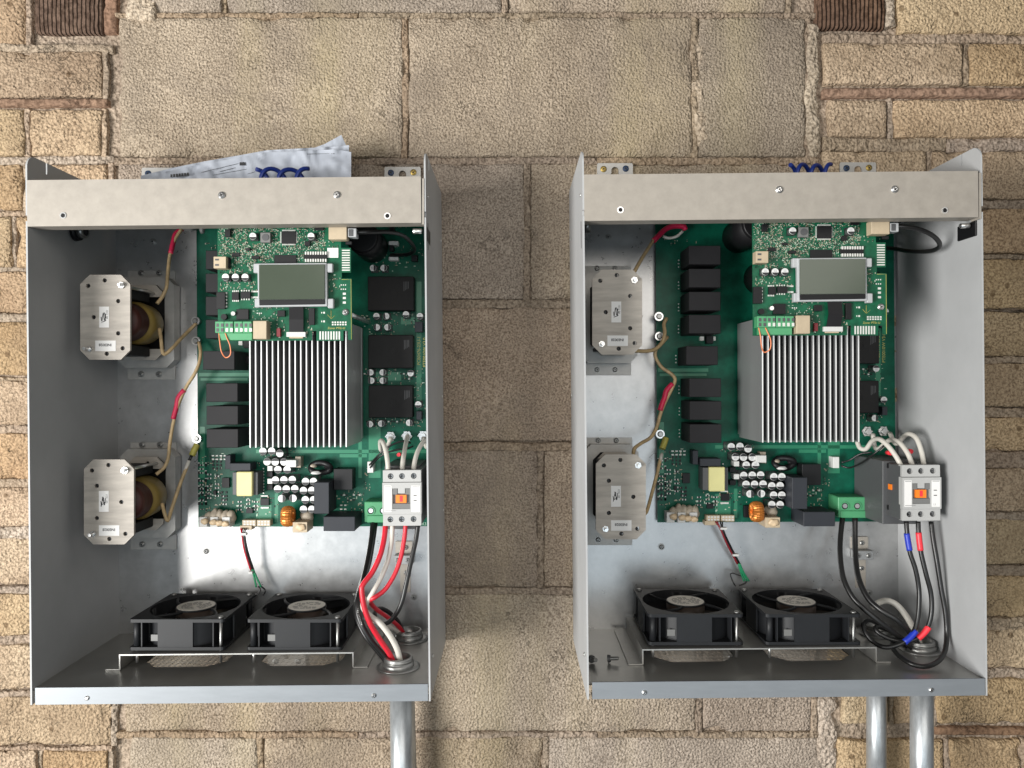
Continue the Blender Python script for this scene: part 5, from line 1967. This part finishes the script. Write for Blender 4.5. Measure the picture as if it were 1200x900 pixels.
def fold(x, y, seed, amp):
    """Crumple: a slow sway and sharp creases."""
    a = noise.noise(Vector((x * .018, y * .05, seed)))
    c = abs(noise.noise(Vector((x * .035 + y * .03, y * .02, seed + 5)))) + .6 * abs(noise.noise(Vector((x * .08 - y * .05, y * .05, seed + 9))))
    return amp * (a + 2.2 * c)


def sheet(pts_top, y_bot, h, amp, seed, tk=0.5):
    """A standing crumpled sheet; its upper edge follows pts_top."""
    b = MB()
    n, m = 90, 14
    vs = []
    for j in range(m + 1):
        for i in range(n + 1):
            x = pts_top[0][0] + (pts_top[-1][0] - pts_top[0][0]) * i / n
            for (xa, ya), (xb, yb) in zip(pts_top[:-1], pts_top[1:]):
                if xa <= x <= xb + 1e-6:
                    yt = ya + (yb - ya) * (x - xa) / (xb - xa)
                    break
            y = y_bot + (yt - y_bot) * j / m
            hh = h + 16 * (1 - j / m) ** 2 * 1.2 + fold(x, y, seed, amp)
            vs.append(P(x, y, hh))
    w = n + 1
    fs = [[j * w + i, j * w + i + 1, (j + 1) * w + i + 1, (j + 1) * w + i] for j in range(m) for i in range(n)]
    b.add(vs, fs, 0, True)
    b.add([v + Vector((0, tk, 0)) for v in vs], fs, 0, True)
    return b, vs


man = thing('manual', 'crumpled white printed papers tucked behind the top bar', 'papers', P(290, 215, 60))
b, _ = sheet([(165, 206), (205, 196), (240, 189), (280, 182), (313, 176), (350, 174), (395, 171.5), (409, 170)], 222, 62, 5, 1.0)
b.build('paper', M['paper'], man, weld=False)
b, vv = sheet([(180, 204), (230, 193.5), (270, 186.5), (312, 178.5), (350, 177), (392, 175), (411.5, 178)], 222, 76, 6, 4.0)
b.build('paper', M['paper'], man, weld=False)
b, _ = sheet([(352, 179), (380, 169), (400, 158), (408, 176)], 222, 54, 3, 7.0)
b.build('paper', M['paper'], man, weld=False)


def on_sheet(px, py):
    j = min(14, max(0, (222 - py) / (222 - 185) * 14))
    return 76 + 16 * (1 - j / 14) ** 2 * 1.2 + fold(px, py, 4.0, 6) + .9


b = MB()
for (xa, ya, xb, yb, r) in ((236, 202, 286, 190, .3), (258, 201, 276, 196.5, .3), (290, 204, 300, 201, .3), (360, 180.5, 392, 180, .3), (380, 193, 394, 204, .5), (250, 205, 296, 197, .25)):
    b.tube([P(xa + (xb - xa) * t / 6, ya + (yb - ya) * t / 6, on_sheet(xa + (xb - xa) * t / 6, ya + (yb - ya) * t / 6)) for t in range(7)], r, 4, sub=1)
for i in range(7):
    px, py = 201 + i * 3.2, 206 - i * .35
    v = P(px, py, on_sheet(px, py) + .3)
    b.box(v.x - 1.4, v.x + 1.2, -v.y - .3, -v.y + .2, v.z - 1.9, v.z + 1.9)
v = P(284, 192, on_sheet(284, 192) + .4)
b.box(v.x - 3.6, v.x + 3.6, -v.y - .3, -v.y + .3, v.z - 2, v.z + 2)
stuff(b.build('printed_marks', M['ink'], man, weld=False))


def coil(label, x0, x1, y, h, turns, r, tail):
    pts = []
    n = turns * 12
    for i in range(n + 1):
        t = i / n
        a = 2 * math.pi * turns * t
        pts.append(P(x0 + (x1 - x0) * t, y, h) + Vector((7 * math.sin(a), 9 * math.sin(a), (11 + 1.5 * math.sin(t * 9)) * math.cos(a) - 3)))
    b = MB()
    b.tube(pts, 2.9, 8, sub=2)
    o = b.build('coiled_cable', M['blue'], None)
    return tag(o, label, 'cable', 'blue coiled cables on the inverters')


coil('dark blue coiled cable lying in front of the white papers', 300, 362, 205.5, 112, 3, 2.6, 0)
coil('dark blue coiled cable on top of the inverter without papers, beside its bracket', 926, 974, 200, 60, 3, 2.6, 0)
